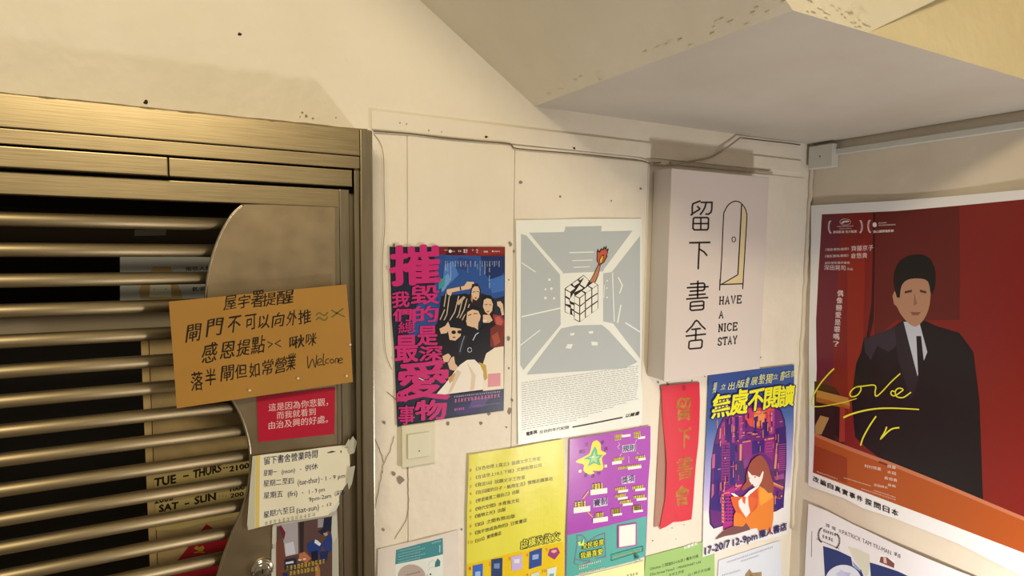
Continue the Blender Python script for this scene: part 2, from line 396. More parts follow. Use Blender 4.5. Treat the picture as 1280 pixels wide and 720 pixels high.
# recess behind the gate, its unlit depth put into near-black wall colours
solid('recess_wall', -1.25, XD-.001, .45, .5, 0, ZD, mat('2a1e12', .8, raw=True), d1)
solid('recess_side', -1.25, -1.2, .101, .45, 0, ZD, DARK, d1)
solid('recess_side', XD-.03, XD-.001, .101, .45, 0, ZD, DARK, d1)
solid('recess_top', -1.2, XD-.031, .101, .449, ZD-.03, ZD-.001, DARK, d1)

# beige inner door behind the bars
d2 = empty('door_2', (-.1, .07, 0)); tag(d2, kind='structure')
BY = .075
BEIGE = mat('b8a47a', .6, raw=True, bump=.15, scale=30, var=.12, name='beige_board')
bx0 = M(183, 600, BY).x
ztb = M(230, 392, BY).z
solid('door_panel', bx0+.014, XD-.04, BY, BY+.02, 0, ztb-.052, BEIGE, d2, .002)
solid('edge_strip', bx0, bx0+.0135, BY-.003, BY+.02, 0, ztb-.052, mat('c2ab7c', .5, raw=True), d2, .002)
solid('glass_pane', xl, bx0-.002, BY+.05, BY+.055, 0, ztb, BLACKGLASS, d2)
solid('cross_rail', xl, XD-.04, BY-.004, BY+.02, ztb-.050, ztb+.005, mat('8d8474', .5, raw=True), d2, .003)

# ---------------- gate leaf ----------------
GY = -.055
g = empty('metal_gate', (-.3, GY, 0)); tag(g, 'stainless steel gate leaf with round horizontal bars and a wavy edged lock plate', 'gate')
gz0, gz1 = zz(300, 230, GY-.012), zz(300, 254, GY-.012)
x_st0, x_st1 = fx(425, GY-.012), fx(437, GY-.012)
solid('top_rail', xl+.01, x_st0-.0005, GY-.012, GY+.02, gz1, gz0, STEEL, g, .0015)
solid('stile', x_st0, x_st1, GY-.012, GY+.02, 0.02, gz0, STEEL2, g, .0015)
solid('edge_strip', x_st1+.0007, fx(442, GY-.004), GY+.006, GY+.02, 0.02, gz0, STEEL2, g)
bars = [(276.7, 287), (312, 270), (348, 260), (383, 250), (418.5, 262), (453, 272), (487, 285), (521.5, 294), (554, 305.5), (589.5, 311), (623.5, 310), (656, 304), (689, 291), (721.5, 279)]
zs = [M(160, b[0]+.6, GY+.008).z for b in bars]
n = len(zs); mi_ = (n-1)/2; k = sum((i-mi_)*z for i, z in enumerate(zs))/sum((i-mi_)**2 for i in range(n)); z_m = sum(zs)/n
barz = [.6*zs[i]+.4*(z_m+k*(i-mi_)) if i < n else z_m+k*(i-mi_) for i in range(26)]
BR = .0121
for i, z in enumerate(barz):
    if z < .08: break
    pe = bars[i][1] if i < n else 300
    xe = M(pe+6, 400, GY).x
    bm = bmesh.new(); tube(bm, [(xl+.01, GY+.008, z), (xl*.4, GY+.008, z), (xe, GY+.008, z)], BR, 20); link('bar', bm, TUBE, g, smooth=True)
# wavy lock plate
edge = [(304, 255.5), (290, 268), (277, 290), (267, 315), (260.5, 342), (257.5, 370), (257, 397), (260, 424), (267, 452), (278, 479), (292, 502), (303, 524), (310, 548), (313, 570), (312, 598), (305, 630), (292, 662), (281, 690), (272, 720), (266, 752), (266, 790)]
edge = smoothline(edge, 4)
bm = bmesh.new(); slab(bm, edge+[(424, 790), (424, 256)], GY-.010, GY-.006); link('lock_plate', bm, PLATE, g)
bm = bmesh.new(); tube(bm, [M(a, b, GY-.009) for a, b in edge], .0028, 8); link('plate_rim', bm, STEEL2, g, smooth=True)
bm = bmesh.new(); p = M(421.5, 260, GY-.012)
solid('weld_strip', M(419.5, 300, GY-.011).x, x_st0-.001, GY-.0115, GY-.006, .4, gz1-.001, STEEL2, g)
# chrome lock cylinder
lc = M(328, 713, GY-.02)
def ringlathe(bm, c, prof, n=32):
    R_ = []
    for r, y in prof: R_.append([bm.verts.new((c.x+r*math.cos(2*math.pi*k/n), y, c.z+r*math.sin(2*math.pi*k/n))) for k in range(n)])
    for A, B in zip(R_, R_[1:]):
        for k in range(n): bm.faces.new((A[k], A[(k+1) % n], B[(k+1) % n], B[k]))
    bm.faces.new(R_[-1]); bmesh.ops.recalc_face_normals(bm, faces=bm.faces)
CHROME = mat('c8c4ba', .12, 1.0, raw=True, name='chrome')
y_ = GY-.0101
bm = bmesh.new(); ringlathe(bm, lc, [(.0215, y_), (.0215, y_-.004), (.019, y_-.007), (.0155, y_-.007), (.0145, y_-.012), (.0125, y_-.014), (.001, y_-.014)]); lo = link('lock_cylinder', bm, CHROME, g, smooth=True)
for a in (-20, 200):
    c = lc+Vector((.0178*math.cos(math.radians(a)), 0, .0178*math.sin(math.radians(a)))); bm = bmesh.new(); ringlathe(bm, c, [(.0024, y_-.0065), (.0024, y_-.0085), (.001, y_-.009)], 12); o = link('screw', bm, CHROME, g)
solid('keyhole', lc.x-.0012, lc.x+.0012, y_-.0146, y_-.0141, lc.z-.005, lc.z+.005, DARK, g)

# ---------------- light box sign ----------------
T_ = .078
x0, x1, z0, z1 = M(812, 300).x+.002, M(961.5, 222, -T_).x, M(825, 477, -T_).z, M(837, 210, -T_).z
bm = bmesh.new(); box(bm, x0, x1, -T_, -.006, z0, z1, .0025)
lb = link('light_box_sign', bm, mat('d6d0d0', .42, raw=True, spec=.4, name='white_acrylic'), smooth=False)
BOXC = (x0, x1, z0, z1)
class OnBox(Sheet):
    def __init__(s, root, plane, n0, rough=.5):
        s.name, s.plane, s.n0, s.f, s.grid = 'x', plane, n0, (lambda a, b: 0.0), .02
        s.k = (0, 0, 1); s.parts = {}; s.order = 0; s.last = None; s.rough = rough; s.spec = .4; s.root = root; s.crinkle = 0; s.cs = 30
INK = mat('1c1820', .45, raw=True, name='black_ink')
s = OnBox(lb, 'main', T_+.00005); s.crop(850, 240, 6)
W_ = 13
# 留
for q in ('78,173 92,168 92,108 98,88 155,66', '128,106 152,128', '98,160 150,128', '155,78 240,78 238,130 232,152 214,166 190,166', '196,80 186,118 168,148 150,172'):
    s.stroke('character#1', INK, q, W_)
s.stroke('character#1', INK, '108,192 205,192 214,200 212,272 203,284 108,284 97,274 100,200', W_, closed=True)
s.stroke('character#1', INK, '156,192 156,284', W_-1); s.stroke('character#1', INK, '100,237 212,237', W_-1)
# 下
s.stroke('character#2', INK, '68,381 228,378', W_+1); s.stroke('character#2', INK, '145,380 136,580', W_); s.stroke('character#2', INK, '146,428 180,450 204,478', W_)
# the open door drawing
s.poly('door_drawing', mat('d8cba4', .5, raw=True), '460,98 480,125 497,160 500,185 488,400 470,690 420,690 310,692 433,620 440,480')
s.stroke('door_drawing', INK, '298,718 300,690 313,480 326,190 335,145 360,100 395,74 425,70 455,82 485,118 499,160 501,200 488,420 470,718', 8, True)
s.stroke('door_drawing', INK, '462,94 450,330 434,620', 9); s.stroke('door_drawing', INK, '434,620 308,694', 8); s.stroke('door_drawing', INK, '300,694 470,688', 9)
s.stroke('door_drawing', INK, [(403+14*math.cos(t), 356+19*math.sin(t)) for t in [i*math.pi/10 for i in range(20)]], 6, closed=True)
# 書 舍 and the English words (crop 840,350 x7.2)
s.crop(840, 350, 7.2); W_ = 15
for q in ('162,37 280,28 294,38 292,82 280,94 158,102', '132,70 330,60', '150,138 304,126', '126,172 326,157', '233,5 230,162', ):
    s.stroke('character#3', INK, q, W_)
s.stroke('character#3', INK, '178,198 274,190 286,198 284,255 272,266 176,274 163,264 166,208', W_, closed=True); s.stroke('character#3', INK, '166,237 285,228', W_)
for q in ('126,472 180,415 208,372 220,364 236,374 262,408 302,444', '174,446 260,436', '122,506 306,486', '216,440 212,546'):
    s.stroke('character#4', INK, q, W_)
s.stroke('character#4', INK, '166,548 262,538 272,548 268,600 256,612 160,620 150,610 154,558', W_, closed=True)
s.stroke('door_drawing', INK, '431,-5 428,95', 9); s.stroke('door_drawing', INK, '642,-10 636,82', 9)
SER = {  # slab letters on a 1 x 1 grid: (strokes)
 'H': [[(.18, 0), (.18, 1)], [(.82, 0), (.82, 1)], [(.18, .5), (.82, .5)], [(.02, 0), (.36, 0)], [(.02, 1), (.36, 1)], [(.64, 0), (.98, 0)], [(.64, 1), (.98, 1)]],
 'A': [[(.15, 0), (.5, 1), (.85, 0)], [(.27, .34), (.73, .34)], [(0, 0), (.3, 0)], [(.7, 0), (1, 0)]],
 'V': [[(.12, 1), (.5, 0), (.88, 1)], [(0, 1), (.28, 1)], [(.72, 1), (1, 1)]],
 'E': [[(.2, 0), (.2, 1)], [(.02, 1), (.88, 1), (.88, .78)], [(.02, 0), (.92, 0), (.92, .24)], [(.2, .52), (.7, .52)], [(.7, .4), (.7, .64)]],
 'N': [[(.2, 0), (.2, 1)], [(.2, 1), (.82, 0)], [(.82, 0), (.82, 1)], [(.02, 0), (.38, 0)], [(.02, 1), (.2, 1)], [(.64, 1), (1, 1)]],
 'I': [[(.5, 0), (.5, 1)], [(.1, 0), (.9, 0)], [(.1, 1), (.9, 1)]],
 'C': [[(.9, .72), (.9, .98)], [(.9, .82), (.7, .98), (.45, 1), (.2, .85), (.08, .5), (.2, .15), (.45, 0), (.7, .02), (.92, .2)]],
 'S': [[(.85, .72), (.85, .98)], [(.85, .82), (.6, 1), (.3, .98), (.14, .78), (.25, .58), (.7, .44), (.88, .24), (.72, .03), (.4, 0), (.12, .18)], [(.12, .02), (.12, .28)]],
 'T': [[(.5, 0), (.5, 1)], [(.04, .76), (.04, 1), (.96, 1), (.96, .76)], [(.28, 0), (.72, 0)]],
 'Y': [[(.5, 0), (.5, .46)], [(.12, 1), (.5, .46), (.88, 1)], [(0, 1), (.28, 1)], [(.72, 1), (1, 1)], [(.3, 0), (.7, 0)]]}
def slabword(s, wd, x, y, x2, y2, h, lw, ws=None):
    tot = sum((.55 if c == 'I' else 1) for c in wd); u = 0
    for c in wd:
        cw = (.55 if c == 'I' else 1)
        for st in SER[c]:
            pts = []
            for a, b in st:
                t = (u+cw*(.08+.84*a))/tot; pts.append((x+(x2-x)*t+b*h*.05, y+(y2-y)*t-b*h))
            s.stroke('english_word#'+wd, INK, pts, lw)
        u += cw
slabword(s, 'HAVE', 418, 219, 628, 206, 66, 10.5); slabword(s, 'A', 416, 343, 466, 340, 64, 10.5); slabword(s, 'NICE', 410, 466, 590, 449, 66, 10.5); slabword(s, 'STAY', 406, 590, 588, 568, 66, 10.5)
s.done('white acrylic box sign with a door drawing and HAVE A NICE STAY', 'sign')

# ---------------- switch ----------------
bm = bmesh.new(); a, b = M(502, 532.5, -.012), M(544, 577.5, -.012); box(bm, a.x, b.x, -.014, -.0045, b.z-.001, a.z, .0022)
sw = link('light_switch', bm, mat('e0cfa6', .4)); tag(sw, 'cream square wall switch below the pink lettered poster', 'switch')
a, b = M(509.5, 543.5, -.016), M(537, 569.5, -.016); solid('rocker', a.x, b.x, -.018, -.0142, b.z, a.z, mat('e4d4ae', .35), sw, .0012)
c = M(524, 563.6, -.018); bm = bmesh.new(); ringlathe(bm, c, [(.0018, -.01805), (.0018, -.0184), (.0005, -.0185)], 10); link('indicator', bm, mat('3a2a20', .4, raw=True), sw)

# ---------------- cables, junction box, pipe ----------------
def cable(name, pts, r, h, label, cat='cable', y=-.009, sd=False, grp=None):
    bm = bmesh.new(); P = [(S(a, b, y) if sd else M(a, b, y)) for a, b in smoothline(pts, 5)]; tube(bm, P, r, 7)
    o = link(name, bm, mat(h, .5, raw=True), smooth=True); tag(o, label, cat, grp); return o
cable('cable', [(467, 164), (510, 167), (560, 173), (600, 176.5), (636, 179.5), (642, 184.5), (660, 187), (720, 192), (770, 197), (800, 200.5), (812, 204), (826, 203)], .0016, '6a5c48', 'thin painted-over cable running along the wall top from gate to box sign')
cable('cable', [(812, 204.5), (835, 207), (860, 202), (885, 197.5), (900, 190), (915, 180), (925, 172.5), (929, 173.5)], .0027, 'a39884', 'pale grey cable looping up above the box sign to the soffit', y=-.012)
cable('cable', [(925, 172), (950, 175), (975, 177.8), (1000, 181)], .0018, '4a4038', 'dark thin cable along the soffit edge above the box sign', y=-.008)
cable('wire', [(467, 167), (475, 178), (479, 192), (480, 215), (480, 240), (481, 280), (478, 330), (480, 400), (482, 440), (490, 462)], .0006, '8d7d64', 'hair-thin wire hanging beside the gate frame', 'wire', y=-.006)
cable('wire', [(484, 490), (500, 505), (512, 528), (514, 533)], .0006, '7a5a4c', 'hair-thin wire behind the lower left corner of the pink lettered poster', 'wire', y=-.0065)
a, b = M(838, 203.5, -.01), M(965, 217.5, -.01)
bm = bmesh.new(); box(bm, a.x, M(965, 210, -.01).x, -.014, -.0065, b.z-.001, b.z+.007, .001); tag(link('cable_trunking', bm, mat('b5aa9c', .5, raw=True)), 'slim white cable trunking along the top edge of the box sign', 'trunking')
# junction box on the side wall
def sbox(bm, a0, a1, n0, n1, z0, z1, bev=0): box(bm, XC-n1, XC-n0, -a1, -a0, z0, z1, bev)
n1 = .034
p, q = S(1003, 184, n1), S(1031, 209, n1)
bm = bmesh.new(); sbox(bm, .012, .012+abs(q.y-p.y), .0005, n1, q.z, 2.036, .003)
jb = link('junction_box', bm, mat('cfd0cc', .5, raw=True, spec=.3)); tag(jb, 'grey plastic junction box with two screws in the corner under the soffit', 'junction box')
for fx_, fy_ in ((1005.5, 198.5), (1025, 195.5)):
    c = S(fx_, fy_, n1); bm = bmesh.new()
    bmesh.ops.create_cone(bm, cap_ends=True, segments=12, radius1=.0022, radius2=.0022, depth=.002, matrix=Matrix.Translation((XC-n1-.0005, c.y, c.z))@Matrix.Rotation(math.pi/2, 4, 'Y')); link('screw', bm, mat('302820', .5, raw=True), jb)
bm = bmesh.new(); sbox(bm, .062, 1.5, .0005, .020, S(1035, 189, .02).z-.014, S(1035, 189, .02).z+.004, .002)
tag(link('pipe_trunking', bm, mat('c9bda4', .5)), 'long cream trunking running along the side wall under the soffit', 'trunking')

# ---------------- chips, holes and cracks ----------------
def chips(parent, name, items, m, plane='main', n=.0048):
    bm = bmesh.new()
    for x, y, r in items:
        k = 7; P = []
        for i in range(k):
            t = i*2*math.pi/k; rr = r*random.uniform(.55, 1.2); a = (x+rr*math.cos(t), y+rr*1.15*math.sin(t))
            P.append(bm.verts.new(M(*a, -n) if plane == 'main' else S(*a, n)))
        bm.faces.new(P)
    o = link(name, bm, m, parent); o['kind'] = 'stuff'; so = o.modifiers.new('t', 'SOLIDIFY'); so.thickness = .0003; return o
GREY = mat('8c857c', .7, raw=True); DK = mat('2c2119', .8, raw=True)
chips(wb, 'paint_chip', [(651, 228, 3), (638, 305, 3), (642, 314, 1.5), (492, 306, 2), (480, 528, 2.5), (492, 592, 2.4), (501, 600, 5), (478, 590, 1.2), (611, 517, 2.5), (637, 514, 3.5), (601, 529, 3), (560, 529, 2.5), (633, 534, 1.5), (479, 662, 2), (635, 423, 2.5), (636, 350, 1), (700, 246, 1.5), (764, 251, 1), (636, 460, 1.5), (801, 236, 1.8), (577, 662, 1.5), (650, 521, 1), (640, 500, 2), (823, 478, 1.4), (835, 479.5, 1.8), (865, 475.6, 1.1), (881, 470.5, 1), (951, 447, 1), (840, 660, .8), (855, 656, .8), (816, 676, .8), (845, 674, .7)], GREY)
chips(wb, 'screw_hole', [(608, 171, 2), (718, 185.2, 1.7)], DK, n=.0063)
chips(wb, 'screw_hole', [(299.5, 42.5, 2.6), (182, 127, 3)], DK, n=.0002)
chips(wb, 'paint_chip', [(508, 155, .9), (500, 153.5, 1), (536, 163, 1.2), (552, 165, .8)], mat('9a8a6a', .7, raw=True), n=.0063)
chips(wb, 'paint_chip', [(378, 141, 1.8), (383, 145, 2), (391, 148, 1.5), (375, 146, 1), (420, 147, 1), (480, 153, 1.4)], mat('9a8a60', .7, raw=True), n=.0002)
def cracks(parent, runs, h, wd, n=.0046):
    bm = bmesh.new()
    for r_ in runs:
        pts = []
        for (a, b), (c, d) in zip(r_, r_[1:]):
            for i in range(5): t = i/5; pts.append((a+(c-a)*t+random.uniform(-.7, .7), b+(d-b)*t+random.uniform(-.7, .7)))
        for p, q in zip(pts, pts[1:]):
            dx, dy = q[0]-p[0], q[1]-p[1]; l = math.hypot(dx, dy) or 1; ox, oy = -dy/l*wd/2, dx/l*wd/2
            bm.faces.new([bm.verts.new(M(*u, -n)) for u in ((p[0]-ox, p[1]-oy), (p[0]+ox, p[1]+oy), (q[0]+ox, q[1]+oy), (q[0]-ox, q[1]-oy))])
    o = link('crack', bm, mat(h, .8, raw=True), parent); o['kind'] = 'stuff'
cracks(wb, [[(492, 545), (487, 565), (479, 582), (474, 610), (468, 640), (466, 660)], [(469, 548), (478, 570), (480, 580)], [(514, 535), (508, 560), (510, 600), (511, 630), (508, 650), (490, 680)], [(466, 670), (470, 686)]], '8f8070', .8)
# ================= sheets on the gate =================
GN = -GY+.0105          # face of the lock plate, measured out from the wall
PIN = mat('ded4c4', .35, raw=True, name='pin_white')
def pins(s, pts, r=.0026, name='pin', m=None):
    for i, (x, y) in enumerate(pts):
        p = M(x, y, -s.n0) if s.plane == 'main' else S(x, y, s.n0)
        bm = bmesh.new(); bmesh.ops.create_uvsphere(bm, u_segments=8, v_segments=6, radius=r); bmesh.ops.translate(bm, verts=bm.verts, vec=p+(Vector((0, -.0012, 0)) if s.plane == 'main' else Vector((-.0012, 0, 0))))
        link(name, bm, m or PIN, s.root, smooth=True)
INKB = '17130f'
# --- orange-brown reminder board ---
s = Sheet('notice_board', 'main', .0885, '211,377 433,355.5 438,418 441,477.5 221,510.5 216,440', 'b8863a', .55, m=mat('ac7830', .5, var=.06, scale=7, bump=.15, name='orange_card'))
s.crop(160, 300, 4)
def line(s, part, colr, t, spans, off=0, wob=.8, slant=.0):
    for c, sp in zip(t, spans):
        x0, x1, yb, h = sp; s.text(part, colr, c, (x0, yb), (x1, yb-(x1-x0)*.16), h, off=off, wob=wob, slant=slant+random.uniform(-.02, .16))
PEN = mat('1d130a', .5, raw=True, name='black_marker')
line(s, 'handwriting', PEN, '屋宇署提醒', [(478, 540, 356, 78), (548, 606, 348, 70), (612, 672, 344, 92), (670, 738, 336, 70), (742, 826, 328, 74)], off=.022, wob=1.6)
line(s, 'handwriting', PEN, '閘門不可以向外推', [(286, 356, 516, 96), (388, 466, 488, 96), (494, 558, 470, 92), (586, 642, 456, 88), (648, 706, 448, 74), (716, 776, 442, 76), (790, 840, 434, 80), (852, 916, 426, 74)], off=.022, wob=1.6)
line(s, 'handwriting', PEN, '感恩提點', [(366, 440, 622, 104), (456, 530, 602, 94), (540, 606, 586, 86), (614, 682, 576, 92)], off=.022, wob=1.6)
s.stroke('handwriting', PEN, '696,508 722,520 700,538', 5); s.stroke('handwriting', PEN, '764,500 736,518 766,534', 5)
line(s, 'handwriting', PEN, '啾咪', [(806, 880, 548, 66), (888, 940, 534, 66)], off=.022, wob=1.6)
line(s, 'handwriting', PEN, '落半閘但如常營業', [(316, 376, 760, 98), (386, 440, 734, 88), (462, 524, 712, 86), (534, 596, 698, 74), (606, 658, 692, 76), (668, 722, 680, 80), (728, 786, 672, 84), (790, 836, 658, 88)], off=.022, wob=1.6)
for q in ('897,580 902,640 922,596 936,636 944,574', '948,616 968,606 964,594 950,600 948,624 972,622', '978,566 976,622 986,620', '1006,594 992,598 988,614 1004,616', '1020,594 1010,604 1018,616 1030,606 1020,594', '1036,616 1038,594 1050,594 1048,614', '1052,604 1072,598 1066,590 1054,598 1056,616 1074,610'):
    s.stroke('handwriting', PEN, q, 4.5, sm=True)
GP = mat('5f6436', .5, raw=True, name='green_pencil')
for dy in (0, 24): s.stroke('pencil_marks', GP, [(940, 376+dy), (956, 364+dy), (972, 374+dy), (986, 376+dy), (1000, 360+dy)], 7, sm=True)
s.stroke('pencil_marks', GP, '1018,386 1046,364 1076,342', 7); s.stroke('pencil_marks', GP, '1016,350 1044,366 1084,384', 7)
s.done('orange-brown card with four lines of black handwriting taped across gate bars and plate', 'notice')
pins(s, [(312, 488), (372.5, 473), (437.5, 431), (433, 470)], .0028)
# --- red printed notice ---
s = Sheet('red_notice', 'main', GN+.001, '321,496 419,484 418,542.5 323,552.5', 'c0142e', .5, m=mat('b3122b', .45, name='red_paper'))
s.crop(160, 470, 4); WT = mat('e8b9a8', .5, name='pale_print')
s.text('lettering', WT, '這是因為你悲觀，', (703, 178), (1000, 148), 40, off=.008); s.text('lettering', WT, '而我就看到', (744, 217), (938, 196), 38, off=.008); s.text('lettering', WT, '由治及興的好處。', (703, 268), (1000, 234), 40, off=.008)
s.done('small red notice with three lines of pale Chinese print', 'notice')
# --- opening hours sheet ---
s = Sheet('opening_hours_sheet', 'main', GN+.004, '316,570 436,555.5 437.5,585 437,600 431,607 424,620 424,626 416,638 410,644 360,651 310,661.5 309,655 313,600', 'ead9b2', .4, wave(.0025, .11, .2, 1), crinkle=.1, grid=.005)
s.crop(160, 540, 4)
s.poly('tape', mat('d8cfb4', .25), '1000,412 1052,346 1058,356 1040,392'); s.poly('tape', mat('d9b964', .4), '638,118 660,116 656,474 636,480'); s.poly('tape', mat('c4b896', .25), '622,120 637,118 634,480 600,488 598,470')
s.poly('torn_patch', mat('4a4238', .6), '995,103 1020,93 1040,97 1020,103 1000,106'); s.poly('torn_patch', mat('4a4238', .6), '1061,92 1067,90 1067,104 1062,102')
BL = mat('23244a', .5, name='blue_black_pen')
def hand(t, a, b, h, off=.012, w_=.8): s.text('handwriting', BL, t, a, b, h, off=off, wob=w_)
hand('留下書舍營業時間', (680, 166), (948, 128), 42, .02)
hand('星期一', (678, 222), (745, 214), 32); hand('(mon)', (768, 208), (834, 198), 22); hand('・', (858, 196), (866, 195), 20); hand('例休', (884, 196), (950, 186), 32)
hand('星期二至四', (678, 276), (828, 256), 34); hand('(tue-thur)', (848, 264), (958, 250), 30); hand('・', (966, 246), (972, 245), 20); hand('1 - 9 pm', (988, 242), (1084, 226), 22)
hand('星期五', (678, 336), (774, 324), 34); hand('(fri)', (798, 322), (846, 316), 28); hand('・', (868, 312), (876, 311), 20); hand('1 - 9 pm', (904, 308), (984, 296), 22); hand('9pm-2am', (904, 346), (1016, 328), 22); hand('(深夜)', (1034, 320), (1082, 312), 26)
hand('星期六至日', (678, 430), (830, 402), 34); hand('(sat-sun)', (842, 404), (954, 386), 28); hand('・12', (970, 380), (1018, 368), 20)
s.scrib('pencil_note', mat('a39a84', .5), (684, 464), (940, 416), 16, 12)
s.done('torn cream sheet of handwritten opening hours taped over the gate stile', 'notice')
for q in ('434,556 441,545 446,552 443,566 437,568', '437,584 444,582 440,604 436,612 434,600', '430,560 436,548 440,556'):
    bm = bmesh.new(); P = [M(a, b, -.0745+random.uniform(-.001, .001)) for a, b in pp(q)]; bm.faces.new([bm.verts.new(p) for p in P])
    tq = link('torn_tape', bm, mat('b9ad90', .4), s.root); mm = tq.modifiers.new('t', 'SOLIDIFY'); mm.thickness = .001
# --- photo poster under it ---
s = Sheet('photo_poster', 'main', GN+.0012, '341,656 421,637 423,680 424,760 340,760', 'b9ab92', .4)
s.crop(300, 620, 7.2)
s.poly('picture', '5b3f34', '330,270 830,180 830,1000 322,1000'); s.poly('picture', 'a89a94', '330,262 520,238 525,520 410,545 395,430 372,300'); s.poly('picture', 'c9c0bd', '405,430 480,410 500,520 412,540')
s.poly('picture', '6d1f2c', '345,270 372,265 410,330 395,400 372,340'); s.poly('picture', '70402f', '325,420 360,380 395,440 410,600 395,720 325,720'); s.poly('picture', '2c2426', '535,235 575,230 570,520 540,500')
s.poly('picture', '5b4038', '575,228 700,210 700,380 575,400'); s.poly('picture', '9a8d88', '700,208 755,200 745,280 700,285')
s.poly('picture', '1d2036', '755,200 828,190 826,330 790,310 740,350 700,320 745,290'); s.poly('picture', 'b58e78', '748,335 785,325 790,352 765,360')
s.poly('picture', '26386e', '790,350 826,340 826,500 780,500 740,450 700,560 620,520 600,430 690,380 720,440 760,400'); s.poly('picture', 'd8d4d0', '676,390 700,400 730,430 715,450 668,420')
s.poly('picture', '1f2950', '720,500 800,490 780,580 720,590'); s.poly('picture', 'b56b45', '530,520 580,500 640,560 600,600 530,570'); s.poly('picture', 'e8c8a0', '525,566 560,572 545,582 525,580', '566,562 596,558 590,572 570,574')
s.poly('picture', '2a2638', '400,570 505,555 515,640 500,680 400,660'); s.poly('picture', 'd0ccd0', '410,596 480,582 482,602 412,612'); s.poly('picture', '24304f', '385,690 430,690 430,1000 380,1000'); s.poly('picture', 'a8703a', '680,640 700,600 720,660 725,1000 665,1000'); s.poly('picture', '15172a', '640,500 700,490 700,590 650,590')
s.scrib('lettering', 'd2ae3c', (415, 668), (770, 600), 34, 11); s.scrib('lettering', 'd2ae3c', (445, 712), (700, 668), 34, 8)
s.crop(160, 540, 4); s.poly('tape', mat('c5bba2', .3), '722,474 740,470 738,560 720,560', '1020,420 1044,414 1046,520 1024,560 1016,500'); s.poly('tape', mat('c5bba2', .3), '718,585 738,580 738,800 716,800')
s.done('small photo poster of a reader in blue beside the door lock', 'poster')
# ================= sheets behind the bars =================
def beh(name, out, col, label, cat, extra=None, grp=None, n=-BY+.0012, **k):
    s = Sheet(name, 'main', n, out, col, **k)
    if extra: extra(s)
    s.done(label, cat, grp); return s
def e1(s):
    s.crop(160, 240, 4.5); s.poly('picture', 'a8884e', '70,600 60,560 80,510 120,470 140,420 240,420 270,500 300,560 310,610'); s.poly('picture', 'c9bd9c', '125,520 240,520 245,590 120,590'); 
    for q in ((148, 546), (214, 546)): s.disc('picture', '2a241e', q[0], q[1], 3)
    s.text('lettering', '2a2520', '南低人氣', (325, 445), (470, 440), 24, off=.03); s.text('lettering', '2a2520', '氣/師', (360, 560), (440, 556), 26, off=.03)
beh('white_poster', '150,318 275,322 275,372 150,376', 'b0a898', 'grey-white poster with a round orange face behind the upper gate bars', 'poster', e1, n=-BY-.03)
beh('paper_slip', '168,287 208,286.5 207,294 168,295', '8d8676', 'small pale slip of paper behind the topmost gap between bars', 'paper', n=-BY-.03)
def e2(s):
    s.crop(160, 560, 4.5)
    for t, a, b, h in (('TUE', (150, 216), (268, 196), 48), ('-', (310, 168), (342, 164), 40), ('THURS', (368, 170), (524, 132), 46), ('2100', (572, 132), (680, 112), 30)):
        s.text('handwriting', PEN, t, a, b, h, off=.075, wob=1.6, cjk=False) if t != '-' else s.stroke('handwriting', PEN, '310,160 342,154', 9)
    s.disc('handwriting', PEN, 540, 112, 5); s.disc('handwriting', PEN, 556, 110, 5)
beh('day_card', '185,586 320,560 320,606 186,630', 'c8ab68', 'brown card reading TUE THURS 2100 seen between the gate bars', 'card', e2, 'opening day cards behind the bars', rough=.6)
def e3(s):
    s.crop(160, 560, 4.5)
    s.text('handwriting', PEN, 'SAT', (176, 360), (282, 340), 40, off=.075, wob=1.6); s.stroke('handwriting', PEN, '318,316 344,310', 9)
    s.text('handwriting', PEN, 'SUN', (376, 316), (492, 290), 42, off=.075, wob=1.6); s.text('handwriting', PEN, '200', (576, 280), (650, 268), 24, off=.055)
    s.text('handwriting', PEN, '2000', (150, 314), (255, 292), 34, off=.055); s.text('handwriting', PEN, '1000', (575, 246), (655, 232), 26, off=.055)
    for x in (515, 535, 552): s.disc('handwriting', PEN, x, 270, 3)
beh('day_card', '185,631 320,608 318,640 250,655 225,662 195,663 186,660', 'c8ab68', 'brown card reading SAT SUN with a torn lower edge between the bars', 'card', e3, 'opening day cards behind the bars', rough=.6)
def e4(s):
    s.crop(160, 560, 4.5); G_ = mat('b08a2a', .4, name='gold_print')
    s.poly('gold_motif', G_, '370,565 388,548 400,560 420,548 430,562 420,580 396,578 384,572'); s.stroke('gold_motif', G_, '372,590 400,584 430,588', 7)
beh('red_diamond_paper', '258,655 311,692 275,760 205,722', '9c1420', 'red diamond festival paper with gold print behind the lowest bars', 'paper', e4)

# ================= pink lettered band poster =================
PF = wave(.0012, .3, .5, 2, edge=lambda a, b: .010*max(0, (.355-a)/.03)**2*(1 if b < 1.5 else .2) if a < .355 else 0)
s = Sheet('film_poster', 'main', .0062, '486.7,308.3 631,308.5 630.5,420 629.4,513 560,523 496.2,532.7 492.6,437 489.5,400', '1b2434', .35, wave(.0015, .33, .5, 2))
HP = 'c92a68'; s.crop(540, 300, 6)
s.poly('picture', '2c4f86', '20,100 540,100 540,420 470,440 380,400 60,420 20,400'); s.poly('picture', '4a74ac', '60,200 160,160 200,260 120,340 50,330'); s.poly('picture', '1c2f5a', '360,110 540,110 540,240 470,330 400,260'); s.poly('picture', '6d97b8', '70,300 120,250 140,300 90,380 50,400'); s.poly('picture', '2a3f74', '200,130 330,150 260,230 180,210')
s.poly('picture', '3e68a4', '420,300 540,260 540,380 450,400'); s.poly('picture', '7a1c1e', '0,52 542,52 542,122 0,112'); s.poly('picture', '4e1416', '120,52 260,52 240,114 100,112'); s.poly('picture', '8e2a22', '330,52 542,52 542,100 360,118')
s.crop(480, 300, 6); s.poly('picture', '2a4a80', '390,110 460,110 430,330 400,420 260,470 190,560 180,720 395,720 400,560'); s.poly('picture', '3d8f8c', '410,300 460,280 450,350 410,370')
for x in (146, 465, 250): pass
